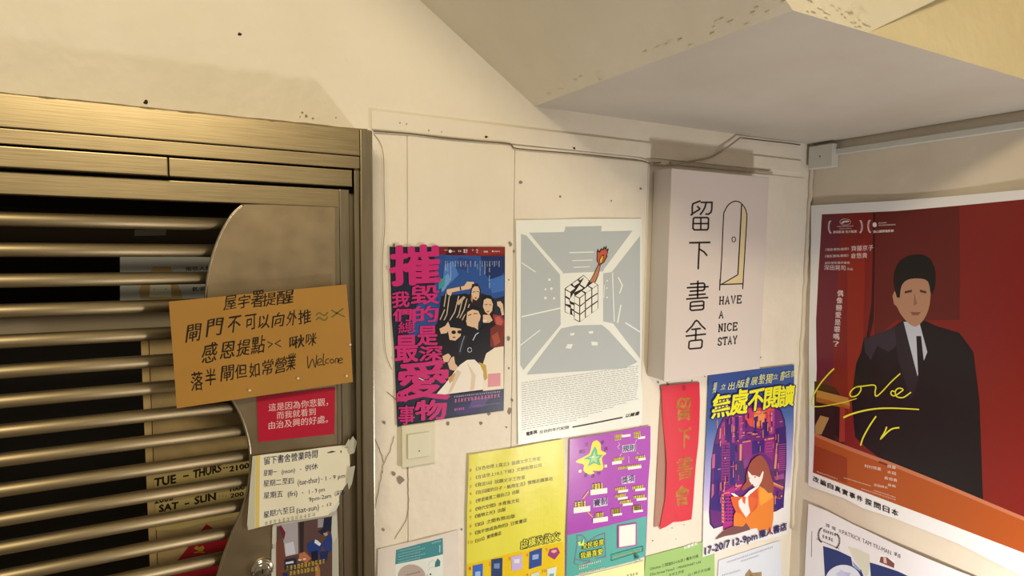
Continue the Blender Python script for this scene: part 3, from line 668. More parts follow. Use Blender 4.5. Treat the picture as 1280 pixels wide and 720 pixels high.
s.crop(540, 300, 6); LW = 'd9d2cc'
s.disc('lettering', LW, 136, 84, 12); s.scrib('lettering', LW, (150, 90), (172, 90), 8, 3); s.scrib('lettering', LW, (92, 80), (118, 80), 8, 3); s.scrib('lettering', LW, (196, 90), (222, 90), 12, 2); s.scrib('lettering', LW, (234, 96), (270, 96), 26, 2); s.scrib('lettering', LW, (300, 82), (314, 82), 12, 2); s.stroke('lettering', LW, '328,80 336,70 344,78 332,94 346,96', 3); s.scrib('lettering', LW, (386, 94), (420, 94), 12, 4); s.disc('lettering', LW, 454, 84, 6); s.scrib('lettering', LW, (464, 90), (508, 90), 9, 5)
for x, y0_, y1_, wd in [(102, 158, 232, 9), (118, 160, 230, 5), (140, 160, 300, 8), (156, 158, 200, 5), (176, 158, 200, 12), (194, 158, 195, 5), (216, 158, 200, 12), (234, 158, 190, 5), (252, 158, 200, 12), (268, 180, 245, 4), (290, 158, 198, 12), (324, 158, 198, 12), (340, 180, 214, 4), (360, 158, 265, 6), (376, 158, 200, 5), (396, 158, 252, 11), (412, 158, 196, 4), (432, 158, 195, 11), (430, 210, 238, 11), (430, 266, 310, 11), (430, 320, 362, 11), (450, 158, 190, 4), (468, 158, 198, 11), (484, 158, 185, 4), (502, 158, 196, 11)]:
    y = y0_
    while y < y1_:
        s.scrib('lettering', 'c3c8d6', (x-wd/2, y+9), (x+wd/2, y+9), 9, 1); y += 11
SK, SK2, HR = 'e0b48a', 'b8825c', '1b1414'
P_ = lambda c, *q: s.poly('picture', c, *q)
# woman in stripes
P_('17141a', '60,470 95,400 130,410 180,410 260,400 300,450 290,500 250,560 240,640 60,640 40,640'); 
for q in ('70,640 110,560 130,420', '110,640 170,540 200,420', '150,640 200,560 230,440', '190,620 240,520 262,440', '90,500 105,400', '205,640 246,560', '60,600 95,520', '250,560 280,480'): s.stroke('picture', 'cdb08e', q, 7)
P_(SK, '112,370 200,352 240,344 262,312 310,314 318,340 280,368 240,374 150,392 140,420 118,410 108,390'); P_('15131a', '206,352 216,350 220,376 210,378')
P_('2a1c18', '300,330 340,326 364,370 366,430 350,490 300,490 280,440 290,380'); P_(SK, '300,366 318,346 345,350 356,380 350,430 330,454 306,440 294,406'); P_('8a3a34', '318,430 334,428 332,440 320,440'); P_('3a2620', '306,388 322,384 322,390 306,394', '334,384 350,386 350,391 334,390'); P_(SK2, '294,410 306,440 300,470 290,450')
P_('c9a37e', '180,470 236,420 250,430 200,490')
# woman right
P_(HR, '372,430 400,412 440,416 462,450 466,540 450,580 430,620 380,600 366,520'); P_(SK, '386,450 410,436 440,444 454,480 448,530 424,560 396,540 380,500'); P_('4a2a24', '394,482 412,480 412,486 394,488', '426,482 444,484 444,489 426,487'); P_('a04a40', '406,532 428,530 422,540 410,540'); P_(SK, '380,560 430,560 452,600 470,660 380,650'); P_('151218', '370,620 470,620 480,720 370,720'); 
P_('9c2f2c', '452,556 520,566 540,600 540,720 480,720 470,640'); P_('c05a4a', '470,580 500,570 530,610 500,680 480,640'); P_(SK, '484,462 510,458 528,480 536,560 520,566 508,510 486,490'); P_('e8d8b8', '380,596 410,600 400,612 378,606')
# man in front
P_(HR, '262,510 320,492 364,510 380,560 376,600 352,560 330,520 290,524 264,560 252,590 250,540'); P_(SK, '262,540 300,520 344,530 362,570 356,600 330,640 300,664 272,640 256,600'); P_('3a2620', '268,564 290,552 294,558 270,570', '310,548 338,548 338,554 310,555'); P_('b86a58', '276,610 300,608 296,618 280,618'); P_(SK2, '256,600 272,640 300,664 310,650 284,630'); P_(SK, '280,640 340,640 345,690 268,690')
# man with sunglasses
P_('120f12', '120,610 170,580 220,590 240,640 236,680 200,640 150,640 128,680 100,660'); P_(SK, '150,650 170,624 216,630 228,660 220,720 160,720 140,690'); s.disc('picture', '101018', 160, 692, 17, 13); s.disc('picture', '101018', 204, 690, 17, 13); s.stroke('picture', 'd8d0c0', [(160+18*math.cos(t), 692+14*math.sin(t)) for t in [i*.5 for i in range(14)]], 2.5); s.stroke('picture', 'd8d0c0', [(204+18*math.cos(t), 690+14*math.sin(t)) for t in [i*.5 for i in range(14)]], 2.5)
P_(SK, '50,660 90,640 130,660 110,700 130,720 60,720 46,690'); P_('15131a', '236,640 262,640 268,700 220,720 240,690')
s.crop(540, 400, 5.54)
P_('121118', '0,60 60,0 230,10 320,70 420,0 445,40 440,100 400,160 380,330 300,300 180,330 100,340 0,330 0,200'); P_(SK, '50,60 90,40 110,10 125,50 100,90 60,95'); P_(SK, '106,60 130,50 200,60 196,110 160,142 120,136'); s.disc('picture', '0c0c12', 148, 84, 16, 13); s.disc('picture', '0c0c12', 188, 82, 15, 12); P_('8a3a30', '138,116 162,114 158,124 142,124')
P_(SK, '232,0 320,0 316,40 280,50 240,36'); P_('24222a', '180,140 215,100 240,110 200,240 180,240'); s.stroke('picture', '8e9098', '222,110 205,160 190,220', 5); s.stroke('picture', 'c0c4c8', '280,140 300,100 320,86', 6); s.stroke('picture', 'c0c4c8', [(258+14*math.cos(t), 206+16*math.sin(t)) for t in [i*.5 for i in range(13)]], 4)
P_(SK, '70,250 110,230 130,250 110,290 80,290'); P_(SK, '108,300 130,260 150,250 158,300 200,350 150,350 120,340'); P_('7a2b22', '400,60 440,30 492,40 492,200 440,200 400,180'); P_('a84a30', '410,110 450,80 470,150 430,180'); P_('f0d9b4', '372,230 430,190 492,180 492,480 350,490 340,330'); P_('c79c3c', '320,290 370,310 380,400 360,420 340,340')
P_('f3dfc2', '240,275 290,272 330,310 352,360 350,480 60,518 20,520 90,440 150,360 190,310'); P_('e2c49c', '240,290 300,380 290,480 260,490 270,380'); P_('c89c58', '110,400 160,360 150,410 120,440'); P_('dcc09a', '170,340 200,360 130,500 110,505')
P_('232a48', '0,528 492,474 492,612 0,680'); P_('35265e', '180,600 340,560 300,640 170,650'); P_('54406e', '280,540 400,530 350,600 250,610'); s.rect('picture', 'e08d8a', 384, 372, 470, 462, -.09)
s.scrib('lettering', 'd06a8c', (152, 570), (470, 530), 22, 14); s.scrib('lettering', 'c9a8b8', (150, 535), (470, 497), 9, 22); s.scrib('lettering', 'd06a8c', (150, 628), (225, 618), 16, 5); s.scrib('lettering', '9a7aa0', (280, 600), (470, 575), 7, 20)
def pk(t, x0, y0, x1, y1, off=.045, w_=1.2): s.text('title_character#%s%d' % (t, x0), HP, t, (x0, y1), (x1, y1-(x1-x0)*.04), (y1-y0), off=off, wob=w_, cjk=True)
s.crop(480, 300, 6)
pk('摧', 50, 44, 408, 345, .06, 2.5); pk('毀', 205, 338, 408, 485, .04); pk('的', 215, 496, 402, 622, .04); pk('我', 58, 385, 186, 508, .045); pk('們', 66, 515, 202, 612, .045); pk('總', 104, 612, 232, 702, .02)
s.crop(480, 410, 5.54)
pk('是', 232, -20, 366, 124, .05); pk('深', 244, 124, 400, 232, .045); pk('愛', 96, 232, 445, 505, .045, 2); pk('物', 216, 500, 426, 640, .05); pk('最', 76, 45, 230, 240, .045); pk('的', 88, 436, 162, 512, .05); pk('事', 98, 534, 208, 668, .03)
s.stroke('picture', 'e7c9b0', '215,330 250,350 310,378 318,384 250,372 214,356', 8)
s.done('dark film poster with big pink brush characters and four posed people', 'poster')

# ================= cube poster =================
GR = 'b9b6a8'
s = Sheet('exhibition_poster', 'main', .0070, '644.5,275.5 725,273.8 802.5,273.4 802.5,380 801,470 803,500 802,531 712,545.5 647.5,556 646,420', 'efe8d4', .35, wave(.0022, .28, .6, .5), crinkle=.04)
s.crop(640, 260, 2.4); G = lambda *q: s.poly('picture', mat(GR, .5), *q)
G('50,74 156,72 160,56 268,54 266,70 362,68 272,190 150,196'); G('26,78 42,82 144,200 146,350 34,486 24,470'); G('298,192 384,84 384,452 302,346 272,340 272,196'); G('144,362 190,352 268,350 296,372 376,462 340,480 200,490 44,500 60,470')
PW = mat('efe8d4', .5)
for q, w_ in (('44,76 150,196', 8), ('368,66 276,188', 8), ('172,134 244,132', 3), ('180,158 240,156', 2.5), ('184,178 232,176', 2.5), ('28,164 70,192', 3), ('28,326 146,300', 4), ('24,412 84,366', 3), ('300,194 306,340', 3), ('318,208 330,232 322,256', 4), ('326,290 316,345', 4), ('340,344 384,372', 4), ('144,360 40,498', 6), ('290,362 382,462', 8), ('276,230 274,270', 2)):
    s.stroke('picture', PW, q, w_)
for x, y, a in ((112, 215, 4), (118, 242, 4), (100, 244, 3), (100, 270, 4), (126, 271, 3.5), (284, 218, 2.5), (283, 240, 2.5), (284, 268, 2.5)): s.disc('picture', PW, x, y, a)
for q in ('166,408 182,408 176,422 160,420', '236,400 256,402 256,412 238,412', '174,376 188,374 184,382 174,382', '228,370 242,368 242,376 230,376'): s.poly('picture', PW, q)
s.crop(690, 300, 6.545); K_ = mat('1a1614', .5, raw=True); WC = mat('f3ecdb', .5)
# cube: black body with white facelets
s.poly('cube_drawing', K_, '104,396 255,286 303,330 332,340 374,366 374,560 222,672 180,650 178,620 158,612 104,590')
for q in ('110,400 148,368 188,394 148,424', '165,358 208,328 224,348 180,378', '218,324 254,292 296,326 284,334 256,308 228,330', '182,430 222,370 250,392 244,400 190,424', '228,362 260,308 300,334 268,388', '190,456 240,418 266,440 222,472', '246,414 290,378 320,400 280,430', '296,374 332,346 368,366 330,394',
          '184,460 220,478 220,534 182,510', '184,520 220,542 220,600 182,578', '184,590 220,610 220,664 182,644', '228,476 266,446 266,506 228,534', '228,546 266,514 266,572 228,602', '228,612 266,582 266,638 228,664', '274,436 318,406 318,462 274,494', '274,506 318,474 318,530 274,562', '274,572 318,540 318,600 274,630', '326,400 370,370 370,430 326,458', '326,468 370,440 370,494 326,524', '326,536 370,504 370,562 326,592',
          '110,410 150,432 148,478 110,456', '110,472 136,486 150,530 110,522', '110,534 148,556 146,606 108,586', '142,490 176,434 182,450 180,514 150,500', '152,524 178,534 178,568 156,558', '162,576 178,584 178,616 166,610'):
    s.poly('cube_drawing', WC, q)
s.stroke('cube_drawing', K_, '222,472 222,538', 2)
s.poly('match_drawing', K_, '296,352 330,290 374,196 396,196 376,292 352,346 330,342'); s.poly('match_drawing', 'c67a50', '304,346 336,292 380,200 390,200 370,290 346,342')
s.poly('match_drawing', K_, '384,212 360,170 362,90 372,68 380,92 400,64 408,76 424,48 428,64 444,42 442,78 460,66 452,110 446,116 450,134 424,182'); s.poly('match_drawing', 'c4573a', '386,204 368,168 368,100 376,96 384,106 404,78 412,88 426,66 432,84 440,70 440,92 450,88 444,112 438,120 440,134 418,178')
s.poly('match_drawing', K_, '388,196 382,160 404,124 420,120 416,160 400,196'); s.poly('match_drawing', 'e8b93a', '392,192 388,162 404,134 414,130 410,160 400,186')
s.crop(640, 440, 6)
for i in range(22):
    t = i/21; yl = 232+t*350; yr = 104+t*322; x = 70; xe = 945 if i % 5 else 945
    if i > 16: xe = 945-(i-16)*90
    while x < xe-14:
        L_ = random.uniform(14, 46); u0, u1 = (x-70)/875, (min(xe, x+L_)-70)/875
        y0_ = yl+(yr-yl)*u0; y1_ = yl+(yr-yl)*u1
        s.stroke('fine_print', mat('a3a09a', .5), [(x, y0_), (min(xe, x+L_), y1_)], 3.6); x += L_+random.uniform(3, 9)
s.stroke('lettering', K_, '450,562 828,490', 10)
s.text('lettering', K_, '電影與', (106, 630), (188, 612), 30, off=.05); s.text('lettering', K_, '反抗的年代紀錄', (206, 614), (426, 574), 26, off=.01); s.text('lettering', K_, '以繪畫', (848, 494), (950, 472), 30, off=.03, slant=.3)
s.done('white poster of a broken cube with a burning match in a grey room', 'poster')
# ================= yellow list poster =================
s = Sheet('book_list_poster', 'main', .0090, '586,568.3 640,560 703.5,548.5 706.5,620 704,735 583,735 583.5,640', 'e6d440', .36, wave(.0018, .13, .35, 1), spec=.4, crinkle=.16, cs=40)
s.crop(570, 530, 3.787)
s.poly('colour_band', mat('edc01e', .25, bump=.2), '52,662 150,640 300,600 506,556 512,776 50,776')
rows = [(92, 222, 400, 172, '《灰色地帶上孤立》說蹟文字工作室'), (92, 262, 404, 204, '《在這世上18上下班》文創有限公司'), (90, 298, 326, 260, '《我這50》說蹟文字工作室'), (92, 334, 456, 266, '《在回國的日子・紙飛生活》慢慢走讀事坊'), (92, 374, 298, 326, '《學習做第二個自己》出版'), (90, 412, 298, 368, '《時代空間》水煮魚文化'), (88, 446, 234, 412, '《植物之光》出版'), (88, 486, 278, 442, '《如》之間有限出版'), (88, 524, 334, 462, '《我不想成為你的》日常書店'), (88, 562, 214, 524, '《SOS》實現書店')]
for i, (x0_, y0_, x1_, y1_, t) in enumerate(rows):
    s.text('lettering', '5c5428', t, (x0_, y0_), (x1_, y1_), 19, off=.02); s.text('numbers', 'd08a2a', str(i+1), (62 if i < 9 else 56, y0_+4), (72 if i < 9 else 78, y0_+1), 15, cjk=False)
for dx, dy in ((-3, 0), (3, 0), (0, -3), (0, 3)): s.text('title_outline', '3a3410', '虛構及散文', (304+dx, 592+dy), (490+dx, 550+dy), 44, off=.045)
s.text('title_lettering', 'f6ec3e', '虛構及散文', (304, 592), (490, 550), 44, off=.02)
for q, c, c2 in (('78,668 126,658 124,776 76,776', '3c66b4', '9fb8e0'), ('166,640 220,632 218,724 166,720', '2d3e62', '7488a8'), ('260,626 312,616 310,684 262,694', 'c9aed0', 'e8dcec'), ('346,604 406,586 404,668 344,686', '2c4782', '8ea4cc'), ('442,592 478,582 490,606 464,640 434,622', 'a03468', 'e6a890'), ('354,708 394,696 392,776 350,776', 'd6d0a8', 'a8a07a'), ('430,684 474,672 462,776 430,776', 'dde0d0', '8aa08a')):
    s.poly('book_picture#'+c, c, q); P = pp(q); cx = sum(a for a, b in P)/len(P); cy = sum(b for a, b in P)/len(P); s.poly('book_picture#'+c, c2, [(cx+(a-cx)*.5, cy+(b-cy)*.28-8) for a, b in P])
for t, x, y in (('1', 60, 690), ('2', 154, 668), ('3', 246, 644), ('4', 330, 626), ('5', 424, 602), ('9', 332, 722), ('10', 408, 702)): s.text('numbers', 'd9622a', t, (x, y), (x+9*len(t), y-2), 15)
s.stroke('outline_drawing', '3a3410', '440,776 0,776', .1)
s.done('glossy yellow poster listing ten numbered book titles', 'poster')
# ================= purple and teal poster =================
s = Sheet('award_poster', 'main', .0085, '712,549 760,541 812.7,532.3 812.8,571 810,605 809,640 807,695 794,700.5 707.6,722 708,668 711,600', 'ac42a0', .3, wave(.002, .3, .3, 2), spec=.5, crinkle=.08)
s.crop(700, 620, 7.2); s.poly('colour_band', '5aa892', '63,350 420,270 776,180 768,540 678,580 54,734')
s.crop(700, 530, 6.546)
star = smoothline([(300, 130), (330, 160), (335, 215), (378, 238), (340, 275), (352, 350), (330, 380), (262, 380), (280, 400), (240, 412), (190, 380), (190, 330), (132, 312), (136, 296), (200, 262), (240, 232), (262, 150), (300, 130)], 3)[:-1]
s.poly('star_drawing', 'f2d93c', star); s.poly('star_drawing', '5fae7a', '282,180 300,210 305,250 350,250 318,285 330,340 276,318 225,345 242,290 185,285 245,255 262,215'); s.poly('star_drawing', 'a8cf7c', '280,215 290,262 322,262 296,284 300,318 270,300 242,318 256,284 230,270 262,262'); s.disc('star_drawing', 'f4f0a0', 267, 268, 9)
for t, x, y in (('文', 200, 185), ('學', 330, 170), ('獎', 358, 222), ('獨', 150, 245), ('立', 176, 240), ('票', 192, 440), ('選', 250, 440), ('好', 300, 418)): s.text('lettering', '3c1a4a', t, (x, y), (x+30, y-6), 34, wob=1)
for x, y in ((150, 374), (360, 332)): s.rect('label_box', 'f5e6a8', x, y, x+22, y+22, -.1)
def lab(x0_, y0_, w_, h_=20, bh=None): s.rect('label_box', 'f0e6ee', x0_, y0_, x0_+w_, y0_+h_, -.13)
def ylab(x0_, y0_, x1_, n_, h_=20):
    s.rect('label_box', 'e4c93c', x0_-2, y0_-h_, x1_+2, y0_+3, -.13); s.scrib('lettering', '54341c', (x0_, y0_), (x1_, y0_-(x1_-x0_)*.13), h_, n_)
lab(506, 90, 70); ylab(450, 108, 505, 4); ylab(450, 132, 496, 4, 16); lab(638, 104, 56); ylab(606, 84, 652, 3); ylab(608, 112, 656, 3)
for t, q in (('規則', (512, 230, 616, 216, 54)), ('獎項', (506, 488, 606, 468, 56)), ('賽制', (272, 676, 382, 654, 60))):
    s.rect('label_box', 'd9c0dc', q[0]-4, q[1]-q[4]-2, q[2]+4, q[1]+4, -.13); s.text('lettering', '3a2a50', t, (q[0], q[1]), (q[2], q[3]), q[4], off=.04)
for q in ('478,150 486,170 468,185 484,205', '500,238 488,262', '560,262 560,320', '632,230 640,248', '616,150 626,122'): s.stroke('arrow', 'e8cfe8', q, 4)
ylab(440, 298, 520, 5); lab(422, 306, 82, 26); ylab(616, 284, 690, 5); lab(640, 280, 58); ylab(474, 368, 655, 12, 18); lab(552, 352, 112, 22)
ylab(262, 530, 340, 3, 42); lab(244, 536, 138, 44); ylab(120, 680, 200, 3, 44); lab(106, 682, 136, 46); s.stroke('arrow', 'f0b04a', '228,545 182,608', 9)
for x, y in ((450, 540), (590, 528), (446, 598), (600, 606), (488, 648)): ylab(x, y, x+84, 5); lab(x+22, y+2, 82, 20)
s.crop(700, 620, 7.2); ylab(462, 160, 540, 5, 44); lab(470, 160, 84, 20); ylab(654, 130, 724, 5, 44); lab(656, 128, 84, 20)
ylab(316, 184, 380, 3, 34); lab(290, 196, 136, 44); s.stroke('arrow', 'f0b04a', '240,138 286,184', 9)
for q in ('150,350 200,350 240,400', '240,420 320,360 400,330 408,540 310,560', '150,350 150,430 122,600 180,620 260,590', '130,560 200,580 262,570 262,600'): s.stroke('outline_drawing', 'a8488f', q, 4)
for dx, dy in ((-4, 0), (4, 0), (0, 4), (0, -4)):
    s.text('title_outline', '26301c', '全民投票', (192+dx, 476+dy), (388+dx, 438+dy), 58, off=.05); s.text('title_outline', '26301c', '我最喜愛', (176+dx, 562+dy), (378+dx, 522+dy), 58, off=.05)
s.text('title_lettering', 'f2e63c', '全民投票', (192, 476), (388, 438), 58, off=.02); s.text('title_lettering', 'f2e63c', '我最喜愛', (176, 562), (378, 522), 58, off=.02)
s.poly('label_box', 'd8e86a', '150,410 176,400 184,430 206,375 212,430 190,440 160,440')
s.rect('code_frame', 'c23c8c', 514, 262, 686, 468, -.16); s.rect('code_frame', 'f3e8ea', 528, 270, 674, 456, -.16)
s.stroke('outline_drawing', '1f5a52', '456,524 740,448 742,490 456,578', 4, closed=True); s.text('lettering', 'b5b84a', '按此投票選出你最喜愛的作品', (470, 558), (724, 494), 22); s.poly('outline_drawing', '1f4a48', '664,510 672,560 684,548 700,550'); s.stroke('outline_drawing', '1f4a48', '666,500 666,566 680,552 694,560 704,540 666,500', 4)
for y0_, n_ in ((630, 12), (654, 5), (700, 14)): s.scrib('lettering', 'f2dca0', (160, y0_), (160+n_*17, y0_-n_*3.8), 14, n_)
s.done('purple and teal award poster with a yellow star', 'poster')
# ================= red banner =================
BB = Sheet('brown_strip', 'main', .0062, '826.5,487 836,486 836,654 817.5,659', 'b07a60', .6); BB.done('brown strip behind the left edge of the red banner', 'paper')  # flat strip in one brown tone along the banner's left edge
s = Sheet('red_banner', 'main', .0085, '826,482.5 850,480 874.4,477.8 875,500 873,553 870,580 866,625 864,649 852,651 840.5,652 832,658 824,661.7 831,625.6 832.5,580 831,553 828,520 827,500', 'e03038', .4, wave(.004, .2, .25, 1), m=mat('d8323c', .42, bump=.15, scale=45, name='red_banner_paper'), crinkle=.1)
s.crop(810, 470, 3.6); GD = mat('b5762c', .35, name='faded_gold', var=.3, scale=60)
s.text('brush_character#留', GD, '留', (126, 202), (188, 196), 106, off=.04, wob=1); s.text('brush_character#下', GD, '下', (134, 326), (188, 318), 96, off=.05, wob=2); s.text('brush_character#書', GD, '書', (126, 470), (200, 460), 106, off=.02, wob=1); s.text('brush_character#舍', GD, '舍', (120, 585), (180, 576), 92, off=.05, wob=2)
s.disc('wax_spot', 'b02430', 158, 52, 9, 12); s.disc('wax_spot', 'b02430', 158, 366, 4); s.stroke('wax_spot', 'b8342c', '112,634 124,622 132,630 120,640', 3)
s.done('narrow red banner with faded gold brush characters, its foot torn', 'banner')
# ================= green, pale yellow, white and teal posters along the bottom =================
s = Sheet('green_list_poster', 'main', .0066, '807,696 840,687 875,678 893,674 893.3,735 805,735', 'a2bd68', .35, wave(.001, .3, .3, 2))
s.crop(780, 640, 9)
s.text('lettering', 'eef2dc', '以書會友', (672, 418), (826, 366), 34, off=.05); s.text('lettering', '26301c', 'Olitchex 三間屋BOOK店 / 獨本分格', (290, 660), (836, 512), 40, off=.012); s.text('lettering', '26301c', '《The Surreal Times》 / PENSIONART LAB', (290, 722), (866, 576), 36, off=.012); s.text('lettering', '26301c', '文字工作室', (500, 728), (674, 680), 34, off=.012); s.text('lettering', '26301c', '山 / 柿子文化館', (720, 724), (972, 654), 34, off=.012)
s.done('green poster with lines of dark print under the red banner', 'poster')
s = Sheet('pale_yellow_poster', 'main', .0068, '719,722 805,700.8 806,735 715,735', 'ece69a', .35)
s.crop(700, 620, 7.2); s.scrib('lettering', 'f6f4de', (310, 676), (740, 578), 18, 16); s.scrib('lettering', '6e6030', (600, 728), (704, 706), 20, 4)
s.done('pale yellow sheet tucked below the purple and teal poster', 'poster')
s = Sheet('leaf_drawing_poster', 'main', .0064, '898.5,700.5 975,675.5 978,735 896,735', 'ddd6d2', .4)
s.crop(870, 620, 7.2); s.scrib('lettering', '86807c', (276, 604), (694, 462), 12, 34); s.scrib('lettering', '86807c', (404, 594), (566, 540), 12, 12); s.scrib('lettering', '86807c', (236, 720), (400, 672), 12, 12)
s.poly('leaf_drawing', 'a08050', '430,760 444,700 480,655 505,690 545,688 590,682 590,760'); s.poly('leaf_drawing', '7d6038', '480,655 492,700 520,720 500,760 484,720'); s.stroke('leaf_drawing', '7d6038', '545,688 550,760', 4)
s.done('white poster with a brown leaf-like drawing, lowest beneath the purple city poster', 'poster')
s = Sheet('house_logo_poster', 'main', .0062, '472.7,686.5 520,675 572.7,662 573,735 471,735', 'e4d2b8', .25, wave(.004, .2, .3, .4), m=mat('e6d2b8', .25, bump=.2, scale=14, name='plastic_sleeve', var=.05))
s.crop(460, 650, 9.85)
s.poly('print_sheet', 'e9e2dc', '338,545 920,412 920,900 334,900'); s.poly('print_sheet', '4c8a86', '345,368 640,280 915,213 920,414 620,480 335,546')
for i in range(5): s.scrib('lettering', 'b8d4d0', (370, 392+i*34), (640+(i % 2)*60, 318+i*34-(i % 2)*14), 10, 16)
s.scrib('lettering', 'b8d4d0', (780, 282), (895, 254), 14, 6); s.stroke('lettering', 'b8d4d0', '880,300 878,390', 10)
s.disc('circle_print', 'bda590', 534, 690, 168, 150, 40); s.scrib('lettering', '4a3a30', (470, 680), (640, 634), 14, 12); s.disc('circle_print', '4a3a30', 763, 658, 11); s.disc('circle_print', '4a3a30', 722, 668, 6)
s.stroke('house_logo', '9aa8a4', '744,560 744,520 790,480 826,510 826,560', 3); s.stroke('house_logo', '9aa8a4', '742,612 746,580 884,550', 3); s.poly('house_logo', '3d7a74', '816,572 820,515 850,462 884,496 880,556')
s.done('peach-edged sleeve poster with a teal band and round brown print at the lowest wall corner', 'poster')
# ================= purple city poster =================
s = Sheet('bookfair_poster', 'main', .0082, '885.7,469.5 940,462 992.7,455.8 992,540 988,610 984.5,668 930,680 878,696.4 879.5,620 883,540', 'd9c0cc', .35, wave(.0012, .4, .5, 2), m=ramp('poster_gradient', [(-.18, 'ecdcc6'), (-.15, 'ecdcc6'), (-.135, 'dcc4c8'), (-.06, 'b8a8c0'), (.06, '7c80a8'), (.13, '4a6494'), (.18, '3c5486')]))
s.crop(870, 450, 6.546)
# arch of the city, drawn in absolute photo pixels
s.crop(0, 0, 1)
arch = [(887, 655), (886, 640), (888, 600), (889, 575), (892, 555), (897, 535), (904, 521), (915, 512), (930, 506), (950, 503), (966, 505), (976, 512), (981, 525), (983, 550), (983, 580), (981, 610), (979, 634), (970, 639), (940, 646), (915, 654), (892, 661)]
s.poly('arch_frame', '2a1848', arch); cx, cy = 935, 580
ar2 = [(cx+(a-cx)*.965, cy+(b-cy)*.978) for a, b in arch]; s.poly('city_picture', '6a2468', ar2)
s.crop(870, 450, 6.546); CP = lambda c, *q: s.poly('city_picture', c, *q)
CP('e0503c', '400,400 640,380 640,540 520,560 440,540 400,480'); CP('f08a4a', '470,420 560,410 560,540 480,540'); CP('c43a5c', '410,400 470,395 470,470 410,480')
CP('3a1c5e', '240,480 290,470 290,700 240,700', '320,460 345,455 345,650 320,660', '470,470 496,460 492,590 468,592', '540,510 558,505 556,480 574,476 576,505 590,508 590,620 540,630', '650,560 735,540 740,740 650,740'); CP('a83a78', '296,470 316,468 312,680 292,690', '600,420 640,410 636,600 600,610', '210,520 236,500 232,700 200,700', '350,460 380,455 378,640 350,650'); CP('e88a60', '306,540 314,538 312,620 304,622', '612,430 622,428 620,580 610,580', '196,560 204,556 200,640 190,650', '450,600 500,592 500,606 452,614')
s.crop(870, 540, 7.2)
CP('3b2168', '170,110 230,100 220,560 240,720 130,700 160,400', '300,100 350,95 350,480 300,470', '500,85 610,70 610,180 500,200'); CP('8e2c6c', '232,96 302,92 300,470 228,540', '410,90 500,80 500,230 420,240', '620,70 700,55 690,260 610,190'); CP('e08a62', '390,110 410,106 406,262 388,262', '416,86 490,74 490,84 416,96', '614,60 700,46 696,60 614,76', '722,100 736,98 720,330 700,330')
for i in range(16): CP('4a2060', [(236, 120+i*24), (296, 116+i*24), (296, 126+i*24), (236, 130+i*24)])
for i in range(13): CP('b0447c', [(742, 110+i*19), (806, 104+i*19), (806, 111+i*19), (742, 117+i*19)])
for i in range(4): CP('b0447c', [(622, 96+i*26), (690, 88+i*26), (688, 98+i*26), (620, 106+i*26)])
CP('4a2a5a', '352,260 440,250 440,440 380,430 350,360'); CP('8a3c74', '420,250 480,230 470,300 430,330'); CP('c2603e', '690,460 780,500 780,520 690,480', '705,566 770,604 768,620 704,586'); CP('e8976a', '690,450 785,492 786,502 690,464'); CP('5a2350', '620,330 700,340 800,400 790,470 690,440'); CP('a0457c', '700,400 790,370 792,420 710,430')
CP('b32a72', '240,540 340,480 440,460 420,500 330,540 310,560 330,700 340,860 240,880'); CP('e87a58', '246,548 300,536 304,548 250,556', '360,480 404,470 408,482 364,500', '228,560 250,556 250,820 230,820'); 
for i in range(8):
    for j in range(3): CP('3b2168', [(262+j*28, 580+i*30), (284+j*28, 574+i*30), (284+j*28, 588+i*30), (262+j*28, 594+i*30)])
for i in range(9): CP('3b2168', [(232, 572+i*30), (248, 580+i*30), (248, 588+i*30), (232, 582+i*30)])
CP('c05a78', '146,200 170,196 166,320 140,330', '140,470 160,466 158,560 136,600'); CP('3b2168', '690,600 790,600 786,680 688,690')
rc = random.Random(3)
for i in range(150):
    x = rc.uniform(895, 976); y = rc.uniform(512, 632)
    if 922 < x < 966 and 560 < y: continue
    w_, h_ = rc.choice(((1.2, 7), (3.5, 1), (2, 2), (5, .9), (1, 10))); c = rc.choice(('e08a62', 'b8407a', '3b2168', '8e2c6c', '4a2060', 'c25a70', 'd9705a', '2f1a5c'))
    s.crop(0, 0, 1); s.rect('city_picture', c, x, y, x+w_, y+h_, -.12)
s.crop(870, 540, 7.2)
# the reader
GP_ = lambda c, *q: s.poly('reader_picture', c, *q)
HRB = '9c4a34'
GP_(HRB, smoothline([(520, 225), (560, 205), (600, 230), (640, 300), (660, 380), (690, 470), (680, 560), (640, 545), (600, 520), (560, 470), (480, 480), (420, 520), (400, 500), (440, 440), (440, 400), (452, 340), (480, 270), (520, 225)], 3)[:-1])
GP_('f4dcc4', '455,345 490,380 520,385 560,400 582,345 598,352 590,400 578,440 560,470 520,490 505,478 488,474 484,455 472,440 462,400'); GP_(HRB, '470,330 520,290 580,300 590,345 562,402 520,386 488,384'); GP_('7a2c28', '486,466 502,464 504,476 490,480'); GP_('5a2a20', '512,396 528,394 526,404 514,406', '462,408 474,404 474,412 464,414')
GP_('e87c24', '540,490 600,500 640,545 670,540 690,580 684,780 660,920 610,860 560,890 480,760 545,600'); s.poly('reader_picture', 'f09a30', '560,476 640,545 672,542 686,600 670,700 600,690 560,640')
GP_('d9502a', '300,580 380,600 440,580 540,480 550,600 540,670 480,740 470,720 430,700 350,700'); GP_('f4ead8', '300,545 330,545 380,580 392,600 470,520 560,470 555,485 470,560 420,620 390,612 340,580'); GP_('f4dcc4', '366,620 400,600 440,640 440,590 456,590 460,650 470,720 400,724 376,680')
s.crop(870, 620, 7.2)
